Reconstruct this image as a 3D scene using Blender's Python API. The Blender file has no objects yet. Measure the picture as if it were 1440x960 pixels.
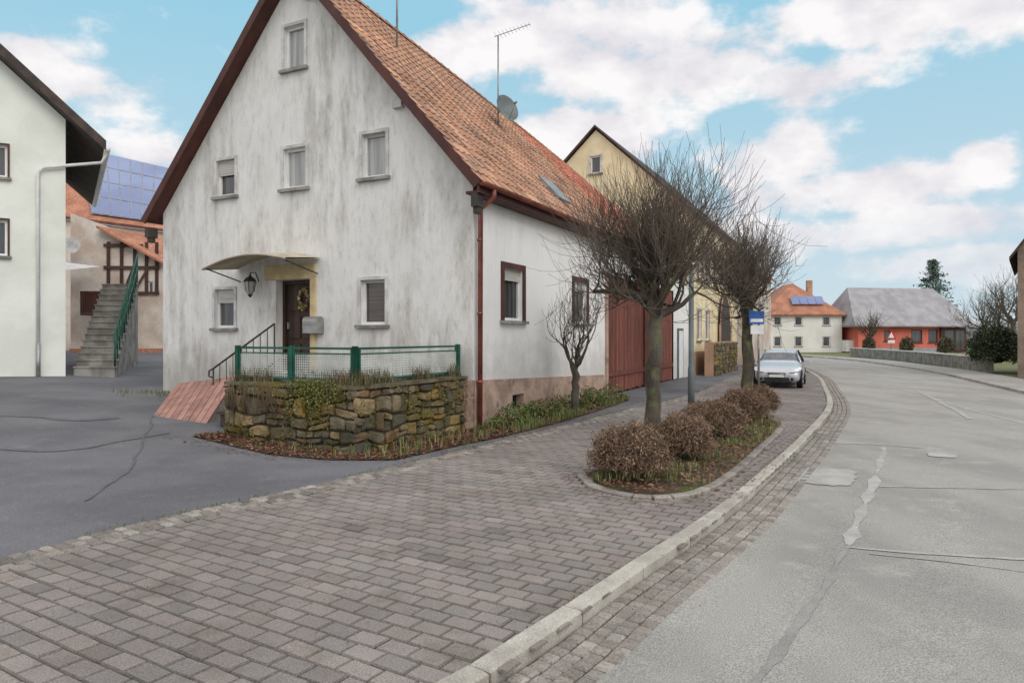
import bpy, bmesh, math, random
from mathutils import Vector, Matrix, noise
from mathutils.geometry import tessellate_polygon
scene=bpy.context.scene
R=random.Random(7)
FPX=980.0; CH=1.8; HY=472.0
def gp(X,y,z=0.0):
    d=(CH-z)*FPX/(y-HY); return ((X-720)/FPX*d, d)
def lin(c):
    return tuple(((v/255.0)/12.92 if v/255.0<=0.04045 else ((v/255.0+0.055)/1.055)**2.4) for v in c)
# ---------------- materials ----------------
def nt(name):
    m=bpy.data.materials.new(name); m.use_nodes=True
    n=m.node_tree; b=n.nodes['Principled BSDF']
    return m,n,b
def N(n,t,**k):
    x=n.nodes.new(t)
    for a,v in k.items(): setattr(x,a,v)
    return x
def noise_tex(n,scale,detail=6,stretch=(1,1,1),rough=0.55,dist=0):
    tc=N(n,'ShaderNodeTexCoord'); mp=N(n,'ShaderNodeMapping'); mp.inputs['Scale'].default_value=stretch
    n.links.new(tc.outputs['Object'],mp.inputs['Vector'])
    t=N(n,'ShaderNodeTexNoise'); t.inputs['Scale'].default_value=scale; t.inputs['Detail'].default_value=min(detail,4)
    t.inputs['Roughness'].default_value=rough; t.inputs['Distortion'].default_value=dist
    n.links.new(mp.outputs['Vector'],t.inputs['Vector']); return t.outputs['Fac']
def ramp(n,fac,a,b):
    m=N(n,'ShaderNodeMapRange'); m.inputs['From Min'].default_value=a; m.inputs['From Max'].default_value=b
    m.interpolation_type='SMOOTHSTEP'
    n.links.new(fac,m.inputs['Value']); return m.outputs['Result']
def mixc(n,fac,a,b,mode='MIX'):
    x=N(n,'ShaderNodeMix',data_type='RGBA',blend_type=mode)
    if isinstance(fac,(int,float)): x.inputs[0].default_value=fac
    else: n.links.new(fac,x.inputs[0])
    for i,v in ((6,a),(7,b)):
        if isinstance(v,tuple): x.inputs[i].default_value=(v[0],v[1],v[2],1)
        else: n.links.new(v,x.inputs[i])
    return x.outputs[2]
def mat(name,c1,c2=None,scale=2.0,detail=4,rough=0.85,bump=0.0,bscale=60,stretch=(1,1,1),attr=False,spec=0.3,lo=.35,hi=.65,metal=0,fine=0.25,c3=None,s3=8,lo3=.55,hi3=.7,flat=False):
    m,n,b=nt(name)
    c1=tuple(c1); c2=tuple(c2) if c2 else tuple(v*0.75 for v in c1)
    if flat: col=None
    else:
        f=ramp(n,noise_tex(n,scale,detail,stretch),lo,hi); col=mixc(n,f,c1,c2)
    if c3: col=mixc(n,ramp(n,noise_tex(n,s3,4,(1,1,1),.65),lo3,hi3),col,tuple(c3))
    fn=None
    if fine>0 or bump>0: fn=noise_tex(n,bscale,2)
    if fine>0:
        k=N(n,'ShaderNodeMapRange'); k.inputs['To Min'].default_value=1-fine*1.6; k.inputs['To Max'].default_value=1+fine*1.6
        n.links.new(fn,k.inputs['Value'])
        col=mixc(n,1.0,col,k.outputs['Result'],'MULTIPLY')
    if attr:
        a=N(n,'ShaderNodeAttribute',attribute_name='Col'); col=a.outputs['Color'] if col is None else mixc(n,1.0,col,a.outputs['Color'],'MULTIPLY')
    n.links.new(col,b.inputs['Base Color'])
    b.inputs['Roughness'].default_value=rough; b.inputs['Specular IOR Level'].default_value=spec; b.inputs['Metallic'].default_value=metal
    if bump>0:
        bp=N(n,'ShaderNodeBump'); bp.inputs['Strength'].default_value=bump; bp.inputs['Distance'].default_value=0.02
        n.links.new(fn,bp.inputs['Height']); n.links.new(bp.outputs['Normal'],b.inputs['Normal'])
    return m
def stucco(name,c,stain,amt=0.8):
    m,n,b=nt(name)
    big=ramp(n,noise_tex(n,0.5,4,(1,1,0.8)),.34,.62)
    streak=ramp(n,noise_tex(n,2.6,4,(1,1,0.22),.72),.34,.74)
    mul=N(n,'ShaderNodeMath',operation='MULTIPLY'); n.links.new(big,mul.inputs[0]); n.links.new(streak,mul.inputs[1])
    ad=N(n,'ShaderNodeMath',operation='MULTIPLY_ADD'); n.links.new(mul.outputs[0],ad.inputs[0]); ad.inputs[1].default_value=amt
    sp=ramp(n,noise_tex(n,9,4,(1,1,.35),.78),.45,.8); s2=N(n,'ShaderNodeMath',operation='MULTIPLY'); n.links.new(sp,s2.inputs[0]); s2.inputs[1].default_value=amt*.55
    n.links.new(s2.outputs[0],ad.inputs[2]); 
    col=mixc(n,ad.outputs[0],tuple(c),tuple(stain))
    tc=N(n,'ShaderNodeTexCoord'); sx=N(n,'ShaderNodeSeparateXYZ'); n.links.new(tc.outputs['Object'],sx.inputs[0])
    nz=noise_tex(n,3,4); a2=N(n,'ShaderNodeMath',operation='MULTIPLY_ADD'); n.links.new(nz,a2.inputs[0]); a2.inputs[1].default_value=-1.6; n.links.new(sx.outputs['Z'],a2.inputs[2])
    lowf=N(n,'ShaderNodeMapRange'); lowf.inputs['From Min'].default_value=0.1; lowf.inputs['From Max'].default_value=1.0; lowf.inputs['To Min'].default_value=.5; lowf.inputs['To Max'].default_value=0
    n.links.new(a2.outputs[0],lowf.inputs['Value'])
    col=mixc(n,lowf.outputs['Result'],col,tuple(v*.8 for v in stain))
    n.links.new(col,b.inputs['Base Color']); b.inputs['Roughness'].default_value=.92; b.inputs['Specular IOR Level'].default_value=.2
    bp=N(n,'ShaderNodeBump'); bp.inputs['Strength'].default_value=.35; bp.inputs['Distance'].default_value=.02
    n.links.new(noise_tex(n,45,3),bp.inputs['Height']); n.links.new(bp.outputs['Normal'],b.inputs['Normal'])
    return m
M={}
M['gable']=stucco('gable_stucco',(.74,.73,.70),(.36,.34,.30),.80)
M['side']=stucco('side_stucco',(.80,.79,.77),(.50,.48,.44),.32)
M['plinth']=mat('plinth',lin((184,158,142)),lin((150,128,114)),2.5,8,.9,.6,30,c3=lin((116,102,90)),s3=3)
M['tile']=mat('roof_tile',(1,1,1),(.74,.73,.72),1.2,8,.9,.3,50,attr=True,c3=(.46,.46,.42),s3=2.5,lo3=.52,hi3=.8)
M['brownwood']=mat('brown_wood',lin((88,52,45)),lin((68,42,38)),3,6,.6,.2,60,stretch=(1,1,.3))
M['copper']=mat('downpipe_brown',lin((138,76,62)),lin((104,58,48)),3,6,.45,spec=.5)
M['barn']=mat('barn_door_wood',lin((136,82,68)),lin((104,66,57)),8,4,.85,.4,40,stretch=(2,2,.15),attr=True)
M['white']=mat('white_paint',(.78,.78,.77),(.66,.66,.64),3,6,.5,fine=.06)
M['trim']=mat('window_trim',(.64,.63,.61),(.44,.43,.41),3,8,.85,.2,50)
M['concrete']=mat('concrete',lin((154,150,143)),lin((118,114,107)),2.5,8,.9,.4,50)
M['dark']=mat('dark_void',(.02,.02,.02),(.012,.012,.012),fine=0)
M['door']=mat('door_wood',lin((74,54,44)),lin((50,38,32)),4,6,.5,.2,40,stretch=(2,2,.2))
M['cream']=mat('cream_plaster',lin((232,218,182)),lin((216,200,162)),1.5,6,.9,.2,50,fine=.1)
M['beige']=mat('beige_panel',lin((190,180,158)),lin((164,154,136)),2,6,.8,fine=.1)
M['green']=mat('green_paint',lin((30,92,74)),lin((24,70,58)),4,6,.45,fine=.2,c3=lin((80,75,60)),s3=9,lo3=.6,hi3=.72)
M['meshwire']=mat('galvanised_mesh',lin((206,210,204)),lin((176,180,174)),3,fine=0,rough=.6)
M['iron']=mat('wrought_iron',(.03,.03,.03),(.05,.04,.03),rough=.5)
M['metal']=mat('grey_metal',lin((160,160,158)),lin((130,130,130)),3,rough=.4,metal=.5,fine=.1)
M['postgrey']=mat('post_paint',lin((104,112,112)),lin((88,96,96)),3,rough=.5,fine=.1)
M['stone']=mat('rubble_stone',(.95,.95,.95),(.5,.49,.46),3,8,.95,.9,25,attr=True,c3=(.95,.84,.30),s3=1.5,lo3=.5,hi3=.68)
M['mortar']=mat('mortar',lin((86,78,60)),lin((58,57,42)),4,8,.95,.5,40)
M['yard']=mat('yard_asphalt',lin((114,114,117)),lin((95,95,99)),.45,4,.85,.6,90,fine=.6,c3=lin((126,124,122)),s3=3.5,lo3=.55,hi3=.85)
M['yardwet']=mat('damp_asphalt',lin((88,88,92)),lin((100,100,103)),2,4,.55,.4,90,fine=.5)
M['road']=mat('road_asphalt',lin((162,159,152)),lin((146,143,137)),.45,4,.85,.6,100,fine=.6,c3=lin((170,167,160)),s3=2.2,lo3=.5,hi3=.8,stretch=(1.6,.6,1))
M['roadseal']=mat('sealed_crack',lin((176,174,168)),lin((160,157,151)),3,4,.85,.3,100,fine=.5)
M['roadtar']=mat('tar_seam',lin((134,132,128)),lin((152,149,143)),2,4,.75,.3,100,fine=.5)
M['paver']=mat('paving_block',(1,1,1),(.78,.78,.78),.6,4,.92,.6,95,attr=True,fine=.5,c3=(.62,.61,.57),s3=1.7,lo3=.5,hi3=.75)
M['joint']=mat('joint_sand',lin((82,76,66)),lin((64,62,50)),1.5,4,.95,.3,80,fine=.3)
M['kerb']=mat('kerb_stone',lin((182,177,168)),lin((156,151,142)),2,4,.85,.4,90,attr=True,fine=.35)
M['sett']=mat('granite_sett',(1,1,1),(.78,.77,.76),3,4,.85,.5,60,attr=True,fine=.4)
M['soil']=mat('soil',lin((88,70,54)),lin((66,58,42)),2,4,.95,.8,30,fine=.4,c3=lin((78,90,46)),s3=1.6,lo3=.5,hi3=.65)
M['grass']=mat('verge_grass',lin((104,112,72)),lin((118,112,80)),.6,4,.95,.6,20,fine=.3)
M['foliage']=mat('foliage',(1,1,1),attr=True,rough=.8,fine=0,flat=True)
M['bark']=mat('bark',lin((98,90,80)),lin((66,60,54)),3,4,.95,.9,35,stretch=(1,1,.35),c3=lin((104,106,74)),s3=2.0,lo3=.48,hi3=.68)
M['twig']=mat('twig',lin((108,97,86)),lin((82,74,67)),1.5,2,fine=0,rough=.9)
M['pinkboard']=mat('cellar_boards',lin((176,134,121)),lin((150,116,106)),3,4,.9,.4,60,attr=True,c3=lin((126,106,98)),s3=4)
M['mint']=mat('pale_render',lin((228,231,222)),lin((214,218,208)),.8,4,.9,.2,50,fine=.08)
M['darkroof']=mat('dark_roof',lin((84,72,66)),lin((64,56,54)),3,rough=.8)
M['pv']=mat('solar_glass',lin((104,118,156)),lin((120,136,172)),.3,rough=.15,spec=.6,fine=0)
M['redplaster']=mat('red_plaster',lin((208,116,98)),lin((192,104,88)),.6,rough=.9,fine=.1)
M['greyroof']=mat('grey_roof',lin((158,156,158)),lin((140,138,140)),.8,rough=.8,fine=.1)
M['orangeroof']=mat('orange_roof',lin((180,126,102)),lin((154,108,88)),1.2,rough=.9,bump=.8,bscale=9,fine=.35)
M['yellowhouse']=mat('pale_plaster',lin((226,225,219)),lin((212,210,203)),.5,rough=.9,fine=.08)
M['timber']=mat('timber_beams',lin((84,64,54)),rough=.8)
M['oldplaster']=mat('old_plaster',lin((218,208,196)),lin((192,174,158)),.8,4,.9,.3,30)
M['sandstone']=mat('sandstone',lin((184,150,122)),lin((156,130,108)),1.5,4,.9,.4,30)
M['carpaint']=mat('silver_paint',lin((196,198,200)),lin((188,190,193)),1,rough=.25,metal=.55,fine=0,spec=.6)
M['rubber']=mat('tyre_rubber',(.02,.02,.02),(.03,.03,.03),rough=.8)
M['plastic']=mat('black_plastic',(.02,.02,.02),(.03,.03,.03),rough=.5)
M['lamp']=mat('headlamp',(.75,.78,.8),(.6,.62,.65),20,rough=.08,spec=.8,fine=0)
M['blue']=mat('sign_blue',lin((40,100,176)),lin((30,90,170)),fine=0,rough=.4)
M['red']=mat('sign_red',lin((190,40,40)),lin((180,40,40)),fine=0,rough=.4)
M['brownbarn']=mat('brown_barn_wall',lin((150,132,118)),lin((124,110,100)),1,4,.9,.2,20)
M['surround']=mat('surround',lin((206,188,146)),lin((180,162,124)),3,4,.8,fine=.15)
def glass(name,c,c2,stretch=(6,6,.3)):
    return mat(name,c,c2,1.0,3,.05,stretch=stretch,fine=0,spec=.7)
M['gl_dark']=glass('window_glass_dark',(.035,.038,.04),(.09,.088,.085))
M['gl_curt']=glass('window_glass_curtain',lin((172,172,170)),lin((130,130,130)))
M['gl_brown']=glass('window_blind_brown',lin((88,70,62)),lin((66,54,50)),(1,1,30))
M['gl_car']=glass('car_glass',(.05,.06,.07),(.10,.11,.12))
M['shutter']=mat('roller_shutter',lin((196,193,186)),lin((178,175,168)),1,4,.6,0,fine=.05,stretch=(1,1,30))
# ---------------- mesh builder ----------------
class MB:
    def __init__(s): s.v=[];s.f=[];s.m=[];s.c=[];s.sm=[]
    def face(s,pts,mi=0,col=(1,1,1),sm=False):
        i=len(s.v); s.v.extend([tuple(p) for p in pts]); s.f.append(tuple(range(i,i+len(pts)))); s.m.append(mi); s.c.append(col); s.sm.append(sm)
    def faces(s,verts,faces,mi=0,col=(1,1,1),sm=False):
        i=len(s.v); s.v.extend([tuple(p) for p in verts])
        for f in faces: s.f.append(tuple(a+i for a in f)); s.m.append(mi); s.c.append(col); s.sm.append(sm)
    def box(s,F,a0,a1,b0,b1,c0,c1,mi=0,col=(1,1,1)):
        V=[F(a,b,c) for c in (c0,c1) for b in (b0,b1) for a in (a0,a1)]
        s.faces(V,[(0,1,3,2),(4,6,7,5),(0,4,5,1),(2,3,7,6),(0,2,6,4),(1,5,7,3)],mi,col)
    def tube(s,pts,rad,n=8,mi=0,col=(1,1,1),caps=True):
        pts=[Vector(p) for p in pts]; k=len(pts)
        if not isinstance(rad,(list,tuple)): rad=[rad]*k
        V=[];ref=None
        for i,p in enumerate(pts):
            d=(pts[min(i+1,k-1)]-pts[max(i-1,0)])
            if d.length<1e-9: d=Vector((0,0,1))
            d.normalize()
            if ref is None: ref=Vector((1,0,0)) if abs(d.x)<.8 else Vector((0,1,0))
            x=(ref-d*ref.dot(d)).normalized(); ref=x; y=d.cross(x)
            for j in range(n):
                a=2*math.pi*j/n; V.append(p+(x*math.cos(a)+y*math.sin(a))*rad[i])
        Fs=[(i*n+j,i*n+(j+1)%n,(i+1)*n+(j+1)%n,(i+1)*n+j) for i in range(k-1) for j in range(n)]
        if caps: Fs+=[tuple(range(n))[::-1],tuple(range((k-1)*n,k*n))]
        s.faces(V,Fs,mi,col,True)
    def build(s,name,mats,parent=None,recalc=True,shade=True):
        me=bpy.data.meshes.new(name); me.from_pydata(s.v,[],s.f)
        for m in mats: me.materials.append(M[m] if isinstance(m,str) else m)
        me.polygons.foreach_set('material_index',s.m)
        me.polygons.foreach_set('use_smooth',s.sm)
        ca=me.color_attributes.new('Col','FLOAT_COLOR','CORNER')
        arr=[]
        for f,c in zip(s.f,s.c): arr.extend([c[0],c[1],c[2],1.0]*len(f))
        ca.data.foreach_set('color',arr)
        if recalc:
            bm=bmesh.new(); bm.from_mesh(me); bmesh.ops.recalc_face_normals(bm,faces=bm.faces); bm.to_mesh(me); bm.free()
        me.update()
        o=bpy.data.objects.new(name,me); scene.collection.objects.link(o)
        if parent: o.parent=parent
        return o
def grp(name):
    e=bpy.data.objects.new(name,None); e.empty_display_size=.2; scene.collection.objects.link(e); return e
def frame(O,A,B):
    return lambda a,b,z:(O[0]+a*A[0]+b*B[0],O[1]+a*A[1]+b*B[1],z)
U=(-.895,.446); V=(.450,.893)
C=(-.745,13.27)
nU=(.895,-.446); nV=(-.450,-.893)
Fg=frame(C,U,nV)
Fs=frame(C,V,nU)
def X2t(X): a=(X-720)/FPX; return (C[0]-a*C[1])/(a*U[1]-U[0])
def gz(t,y): return CH+(HY-y)/FPX*(C[1]+t*U[1])
def X2s(X): a=(X-720)/FPX; return (a*C[1]-C[0])/(V[0]-a*V[1])
def wall(mb,F,outer,holes,b=0,rev=.14,mi=0,rmi=None):
    polys=[[Vector((p[0],p[1],0)) for p in outer]]
    for h in holes: polys.append([Vector((h[0],h[2],0)),Vector((h[0],h[3],0)),Vector((h[1],h[3],0)),Vector((h[1],h[2],0))])
    flat=[p for q in polys for p in q]
    tris=tessellate_polygon(polys)
    mb.faces([F(p.x,b,p.y) for p in flat],[tuple(t) for t in tris],mi)
    for h in holes:
        x0,x1,z0,z1=h[:4]; r=h[4] if len(h)>4 else rev; k=mi if rmi is None else rmi
        for (p,q) in (((x0,z0),(x1,z0)),((x1,z0),(x1,z1)),((x1,z1),(x0,z1)),((x0,z1),(x0,z0))):
            mb.face([F(p[0],b,p[1]),F(q[0],b,q[1]),F(q[0],b-r,q[1]),F(p[0],b-r,p[1])],k)
def window(par,F,x0,x1,z0,z1,gl='gl_curt',frame_m='white',trim='trim',b=0,rev=.14,shut=0,mull=False,tw=.07,sill=True,name='window',simple=False):
    mb=MB(); fw=.06 if not simple else .09
    mb.face([F(x0,b-rev+.02,z0),F(x1,b-rev+.02,z0),F(x1,b-rev+.02,z1),F(x0,b-rev+.02,z1)],1)
    bb0,bb1=b-rev+.025,b-rev+.07
    mb.box(F,x0,x0+fw,bb0,bb1,z0,z1); mb.box(F,x1-fw,x1,bb0,bb1,z0,z1)
    mb.box(F,x0+fw,x1-fw,bb0,bb1,z0,z0+fw); mb.box(F,x0+fw,x1-fw,bb0,bb1,z1-fw,z1)
    if mull:
        xm=(x0+x1)/2; mb.box(F,xm-.035,xm+.035,bb0,bb1+.01,z0+fw,z1-fw)
    if shut>0:
        zz=z1-(z1-z0)*shut; k=int((z1-zz)/.045)+1
        for i in range(k):
            za=z1-(i+1)*(z1-zz)/k; zb=z1-i*(z1-zz)/k-.006
            mb.box(F,x0+.02,x1-.02,b-rev+.075,b-rev+.09,za,zb,3)
    if trim:
        e=.03
        mb.box(F,x0-tw,x0-.002,b+.002,b+e,z0-.0,z1+tw,2); mb.box(F,x1+.002,x1+tw,b+.002,b+e,z0-.0,z1+tw,2)
        mb.box(F,x0-.002,x1+.002,b+.002,b+e-.002,z1+.002,z1+tw,2)
    if sill: mb.box(F,x0-tw-.04,x1+tw+.04,b-rev+.07,b+.09,z0-.07,z0-.003,4)
    mb.build(name,[frame_m,gl,trim or 'white','shutter','concrete' if trim else frame_m],par)
def height(x,y):
    w=(x+1.28)*-.852+(y-9.64)*.523-1.0
    w=max(0.0,w); w=w*w/(w+1.0)
    return min(.055*w,1.05) if w<19 else 1.05
# ---------------- curves ----------------
def crom(P,n=8):
    out=[]
    for i in range(len(P)-1):
        p0=P[max(i-1,0)];p1=P[i];p2=P[i+1];p3=P[min(i+2,len(P)-1)]
        for k in range(n):
            t=k/n
            out.append(tuple(.5*((2*p1[j])+(-p0[j]+p2[j])*t+(2*p0[j]-5*p1[j]+4*p2[j]-p3[j])*t*t+(-p0[j]+3*p1[j]-3*p2[j]+p3[j])*t**3) for j in (0,1)))
    out.append(tuple(P[-1])); return out
def resample(P,step=None,n=None):
    L=[0]
    for a,b in zip(P,P[1:]): L.append(L[-1]+math.dist(a,b))
    if n is None: n=max(2,int(L[-1]/step)+1)
    out=[];j=0
    for i in range(n):
        s=L[-1]*i/(n-1)
        while j<len(P)-2 and L[j+1]<s: j+=1
        t=(s-L[j])/max(1e-9,L[j+1]-L[j]); out.append((P[j][0]+(P[j+1][0]-P[j][0])*t,P[j][1]+(P[j+1][1]-P[j][1])*t))
    return out
def offset(P,d):
    out=[]
    for i in range(len(P)):
        a=P[max(i-1,0)];b=P[min(i+1,len(P)-1)]; tx,ty=b[0]-a[0],b[1]-a[1]; l=math.hypot(tx,ty) or 1
        out.append((P[i][0]+ty/l*d,P[i][1]-tx/l*d))
    return out
def inpoly(x,y,P):
    c=False;j=len(P)-1
    for i in range(len(P)):
        if (P[i][1]>y)!=(P[j][1]>y) and x<(P[j][0]-P[i][0])*(y-P[i][1])/(P[j][1]-P[i][1])+P[i][0]: c=not c
        j=i
    return c
K=crom([(-6.6,-4),(-3.4,0),(-.37,3.61),(.68,5.14),(2.03,7.11),(3.54,9.64),(5.35,12.8),(8.14,18),(10.8,24.2),(13.9,32),(17.6,44),(19.3,54),(18.0,66),(12,80),(0,92)],10)
RR=crom([(4.2,-4),(7.9,3.1),(11.3,9),(14,15),(16.6,22.6),(21.2,34.6),(23.6,43),(25.9,53.5),(25.6,66),(19,84),(5,98)],10)
S=crom([(-8.9,-4),(-6.6,0.5),(-3.97,5.41),(-3.43,6.46),(-2.53,7.74),(-1.28,9.64),(.8,13.1),(2.9,16.6),(6.0,21.8),(9.0,28.5),(12.3,37),(14.5,46)],10)
RZ=-.085
def sheet(name,x0,x1,y0,y1,step,zf,m):
    mb=MB(); nx=int((x1-x0)/step); ny=int((y1-y0)/step)
    V_=[(x0+(x1-x0)*i/nx,y0+(y1-y0)*j/ny) for j in range(ny+1) for i in range(nx+1)]
    mb.faces([(x,y,zf(x,y)) for x,y in V_],[(j*(nx+1)+i,j*(nx+1)+i+1,(j+1)*(nx+1)+i+1,(j+1)*(nx+1)+i) for j in range(ny) for i in range(nx)],0,(1,1,1),True)
    return mb.build(name,[m],recalc=False)
sheet('ground',-900,900,-60,1800,60,lambda x,y:-.13,'grass')
from mathutils.bvhtree import BVHTree
Sr=resample(S,n=90)
mb=MB(); cols=[0,.5,1,1.5,2,3,4,5,6,7,8,9,10,12,14,16,18,20,22,25,30,36]
vv=[];nc=len(cols)
for i,p in enumerate(Sr):
    for c in cols:
        x=p[0]-.852*c; y=p[1]+.523*c; vv.append((x,y,height(x,y)+(.003 if c>0 else 0)))
mb.faces(vv,[(i*nc+j,(i+1)*nc+j,(i+1)*nc+j+1,i*nc+j+1) for i in range(len(Sr)-1) for j in range(nc-1)],0,(1,1,1),True)
mb.build('yard_asphalt',['yard'],recalc=False)
ybvh=BVHTree.FromPolygons([Vector(v) for v in mb.v],mb.f)
def yz(x,y):
    h=ybvh.ray_cast(Vector((x,y,5)),Vector((0,0,-1))); return h[0].z if h[0] else height(x,y)
A=resample(S,n=160)
Kc=[p for p in K if p[1]<=47]; B=resample(Kc,n=160)
mb=MB(); mb.faces([(p[0],p[1],-.012) for p in A]+[(p[0],p[1],-.012) for p in B],[(i,i+160,i+161,i+1) for i in range(159)])
mb.build('pavement_bed',['joint'],recalc=False)
ISL=crom([(.90,8.95),(1.0,8.2),(1.45,7.72),(2.1,7.95),(2.85,9.05),(3.9,11.0),(4.9,12.9),(5.4,14.0),(5.6,15.3),(5.35,16.2),(4.7,15.9),(3.9,14.4),(2.6,12.1),(1.55,10.2),(.90,8.95)],6)
poly=S+[p for p in offset(K,.09)[::-1] if p[1]<=47]
mb=MB(); dx,dy=.523,.852; px,py=.852,-.523; BL,BW=.235,.155
O0=(-8.9,-4); tone=[lin((147,138,132)),lin((143,135,130)),lin((151,142,136)),lin((139,133,128)),lin((147,137,130))]
for r in range(0,int(50/BW)):
    for c in range(-20,90):
        q=r*BW; l=c*BL+(r%2)*BL/2
        cx=O0[0]+dx*q+px*l; cy=O0[1]+dy*q+py*l
        if cy>34 or cy<1.0 or abs(cx)>.9*cy+3: continue
        if not inpoly(cx,cy,poly) or inpoly(cx,cy,ISL): continue
        a=BL/2-.0045; b=BW/2-.0045; g=.009; z=R.uniform(-.003,.003); tl=R.uniform(-.003,.003)
        t=R.choice(tone); k=R.uniform(.92,1.06); 
        if R.random()<.04: k*=.85
        t=tuple(v*k for v in t)
        def P(l_,q_,z_): return (cx+px*l_+dx*q_,cy+py*l_+dy*q_,z_+tl*l_/a)
        vs=[P(-a,-b,-.012),P(a,-b,-.012),P(a,b,-.012),P(-a,b,-.012),P(-a+g,-b+g,z),P(a-g,-b+g,z),P(a-g,b-g,z),P(-a+g,b-g,z)]
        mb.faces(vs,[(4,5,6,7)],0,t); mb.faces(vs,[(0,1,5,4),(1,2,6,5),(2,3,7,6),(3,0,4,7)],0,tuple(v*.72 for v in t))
mb.build('sidewalk_paving',['paver'])
n=160; Ke=resample(offset(K,.55),n=n); Re=resample(RR,n=n); nn=8
mb=MB(); vv=[]
for i in range(n):
    for j in range(nn+1):
        t=j/nn; vv.append((Ke[i][0]*(1-t)+Re[i][0]*t,Ke[i][1]*(1-t)+Re[i][1]*t,RZ+.03*math.sin(math.pi*t)))
mb.faces(vv,[(i*(nn+1)+j,i*(nn+1)+j+1,(i+1)*(nn+1)+j+1,(i+1)*(nn+1)+j) for i in range(n-1) for j in range(nn)],0,(1,1,1),True)
road=mb.build('road',['road'],recalc=False)
bvh=BVHTree.FromPolygons([Vector(v) for v in mb.v],mb.f)
def rz(x,y):
    h=bvh.ray_cast(Vector((x,y,5)),Vector((0,0,-1))); return h[0].z if h[0] else RZ
def stones_along(mb,C_,L,w0,w1,z0,z1,gap=.006,jit=0,colf=None,ybig=60,bev=.01):
    P=resample(C_,step=L)
    for i in range(len(P)-1):
        a,b=P[i],P[i+1]
        if a[1]<1.0 or a[1]>ybig: continue
        tx,ty=b[0]-a[0],b[1]-a[1]; l=math.hypot(tx,ty); tx/=l;ty/=l
        def F(p,q,z): return (a[0]+tx*p+ty*q,a[1]+ty*p-tx*q,z)
        j=lambda: R.uniform(-jit,jit)
        c=colf() if colf else (1,1,1)
        zt=z1+j()*.5
        p0,p1,q0,q1=gap/2+j(),l-gap/2+j(),w0+j()*.6,w1+j()*.6
        vs=[F(p0,q0,z0),F(p1,q0,z0),F(p1,q1,z0),F(p0,q1,z0),F(p0,q0,zt-bev),F(p1,q0,zt-bev),F(p1,q1,zt-bev),F(p0,q1,zt-bev),
            F(p0+bev,q0+bev,zt),F(p1-bev,q0+bev,zt),F(p1-bev,q1-bev,zt),F(p0+bev,q1-bev,zt)]
        mb.faces(vs,[(8,9,10,11)]+[(k,(k+1)%4,4+(k+1)%4,4+k) for k in range(4)]+[(4+k,4+(k+1)%4,8+(k+1)%4,8+k) for k in range(4)],0,c)
def kc():
    k=R.uniform(.88,1.08); return (k,k,k*.98)
mb=MB(); stones_along(mb,K,1.0,-.02,.13,-.13,.016,colf=kc,bev=.02,gap=.012,jit=.002)
stones_along(mb,offset(RR,0),1.0,0,.14,-.13,.02,colf=kc,bev=.018)
mb.build('kerb',['kerb'])
def sc(lo=.85,hi=1.08):
    g=R.choice([(150,144,136),(138,132,125),(158,152,144),(144,136,127)]); k=R.uniform(lo,hi); return tuple(v*k for v in lin(g))
mb=MB()
for k in range(4): stones_along(mb,offset(K,.14+k*.105),.105+.003*k,0,.098,-.12,RZ+.012-(.006 if k==1 else 0),gap=.012,jit=.005,colf=sc,ybig=46,bev=.012)
mb.build('gutter_setts',['sett'])
mb=MB(); Kb=offset(K,.12); Kd=offset(K,.58)
mb.faces([(p[0],p[1],RZ-.012) for p in Kb]+[(p[0],p[1],RZ-.012) for p in Kd],[(i,i+len(Kb),i+len(Kb)+1,i+1) for i in range(len(Kb)-1)])
mb.build('gutter_bed',['joint'],recalc=False)
mb=MB()
for k in range(3): stones_along(mb,offset(S,-.24+k*.11),.11+.002*k,0,.1,-.05,.016,gap=.016,jit=.010,colf=lambda:sc(.6,1.15),ybig=40,bev=.014)
mb.build('cobble_strip',['sett'])
mb=MB(); stones_along(mb,ISL,.22,-.06,.06,-.05,.035,gap=.01,jit=.006,colf=sc,bev=.015)
mb.build('planter_edging',['sett'])
mb=MB()
cx=sum(p[0] for p in ISL)/len(ISL); cy=sum(p[1] for p in ISL)/len(ISL)
for a,b in zip(ISL,ISL[1:]):
    pa=[(a[0]*(1-t)+cx*t,a[1]*(1-t)+cy*t,.0+.09*math.sin(t*1.57)) for t in (0,.3,1)]
    pb=[(b[0]*(1-t)+cx*t,b[1]*(1-t)+cy*t,.0+.09*math.sin(t*1.57)) for t in (0,.3,1)]
    mb.face([pa[0],pb[0],pb[1],pa[1]]); mb.face([pa[1],pb[1],pb[2]])
mb.build('planter_soil',['soil'])
def ribbon(mb,pts,w,mi=0,zo=.004,zf=None,base=RZ+.02,wob=.025):
    zf=zf or rz
    P=resample(crom([gp(*p,z=base) for p in pts],8),step=.08)
    P=[(x+wob*noise.noise(Vector((x*1.1,y*1.1,mi*7)))+.5*wob*noise.noise(Vector((x*6,y*6,1))),y+wob*noise.noise(Vector((x*1.3,y*1.3,9)))) for x,y in P]
    for i in range(len(P)-1):
        a,b=P[i],P[i+1]; tx,ty=b[0]-a[0],b[1]-a[1]; l=math.hypot(tx,ty) or 1; tx/=l;ty/=l
        wf=lambda p:w*(.85+.9*noise.noise(Vector((p[0]*2.5,p[1]*2.5,0)))+.5*noise.noise(Vector((p[0]*11,p[1]*11,0))))
        w0=max(.003,wf(a)); w1=max(.003,wf(b))
        q=[(a[0]-ty*w0,a[1]+tx*w0),(a[0]+ty*w0,a[1]-tx*w0),(b[0]+ty*w1,b[1]-tx*w1),(b[0]-ty*w1,b[1]+tx*w1)]
        mb.face([(x,y,zf(x,y)+zo) for x,y in q],mi)
mb=MB()
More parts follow.
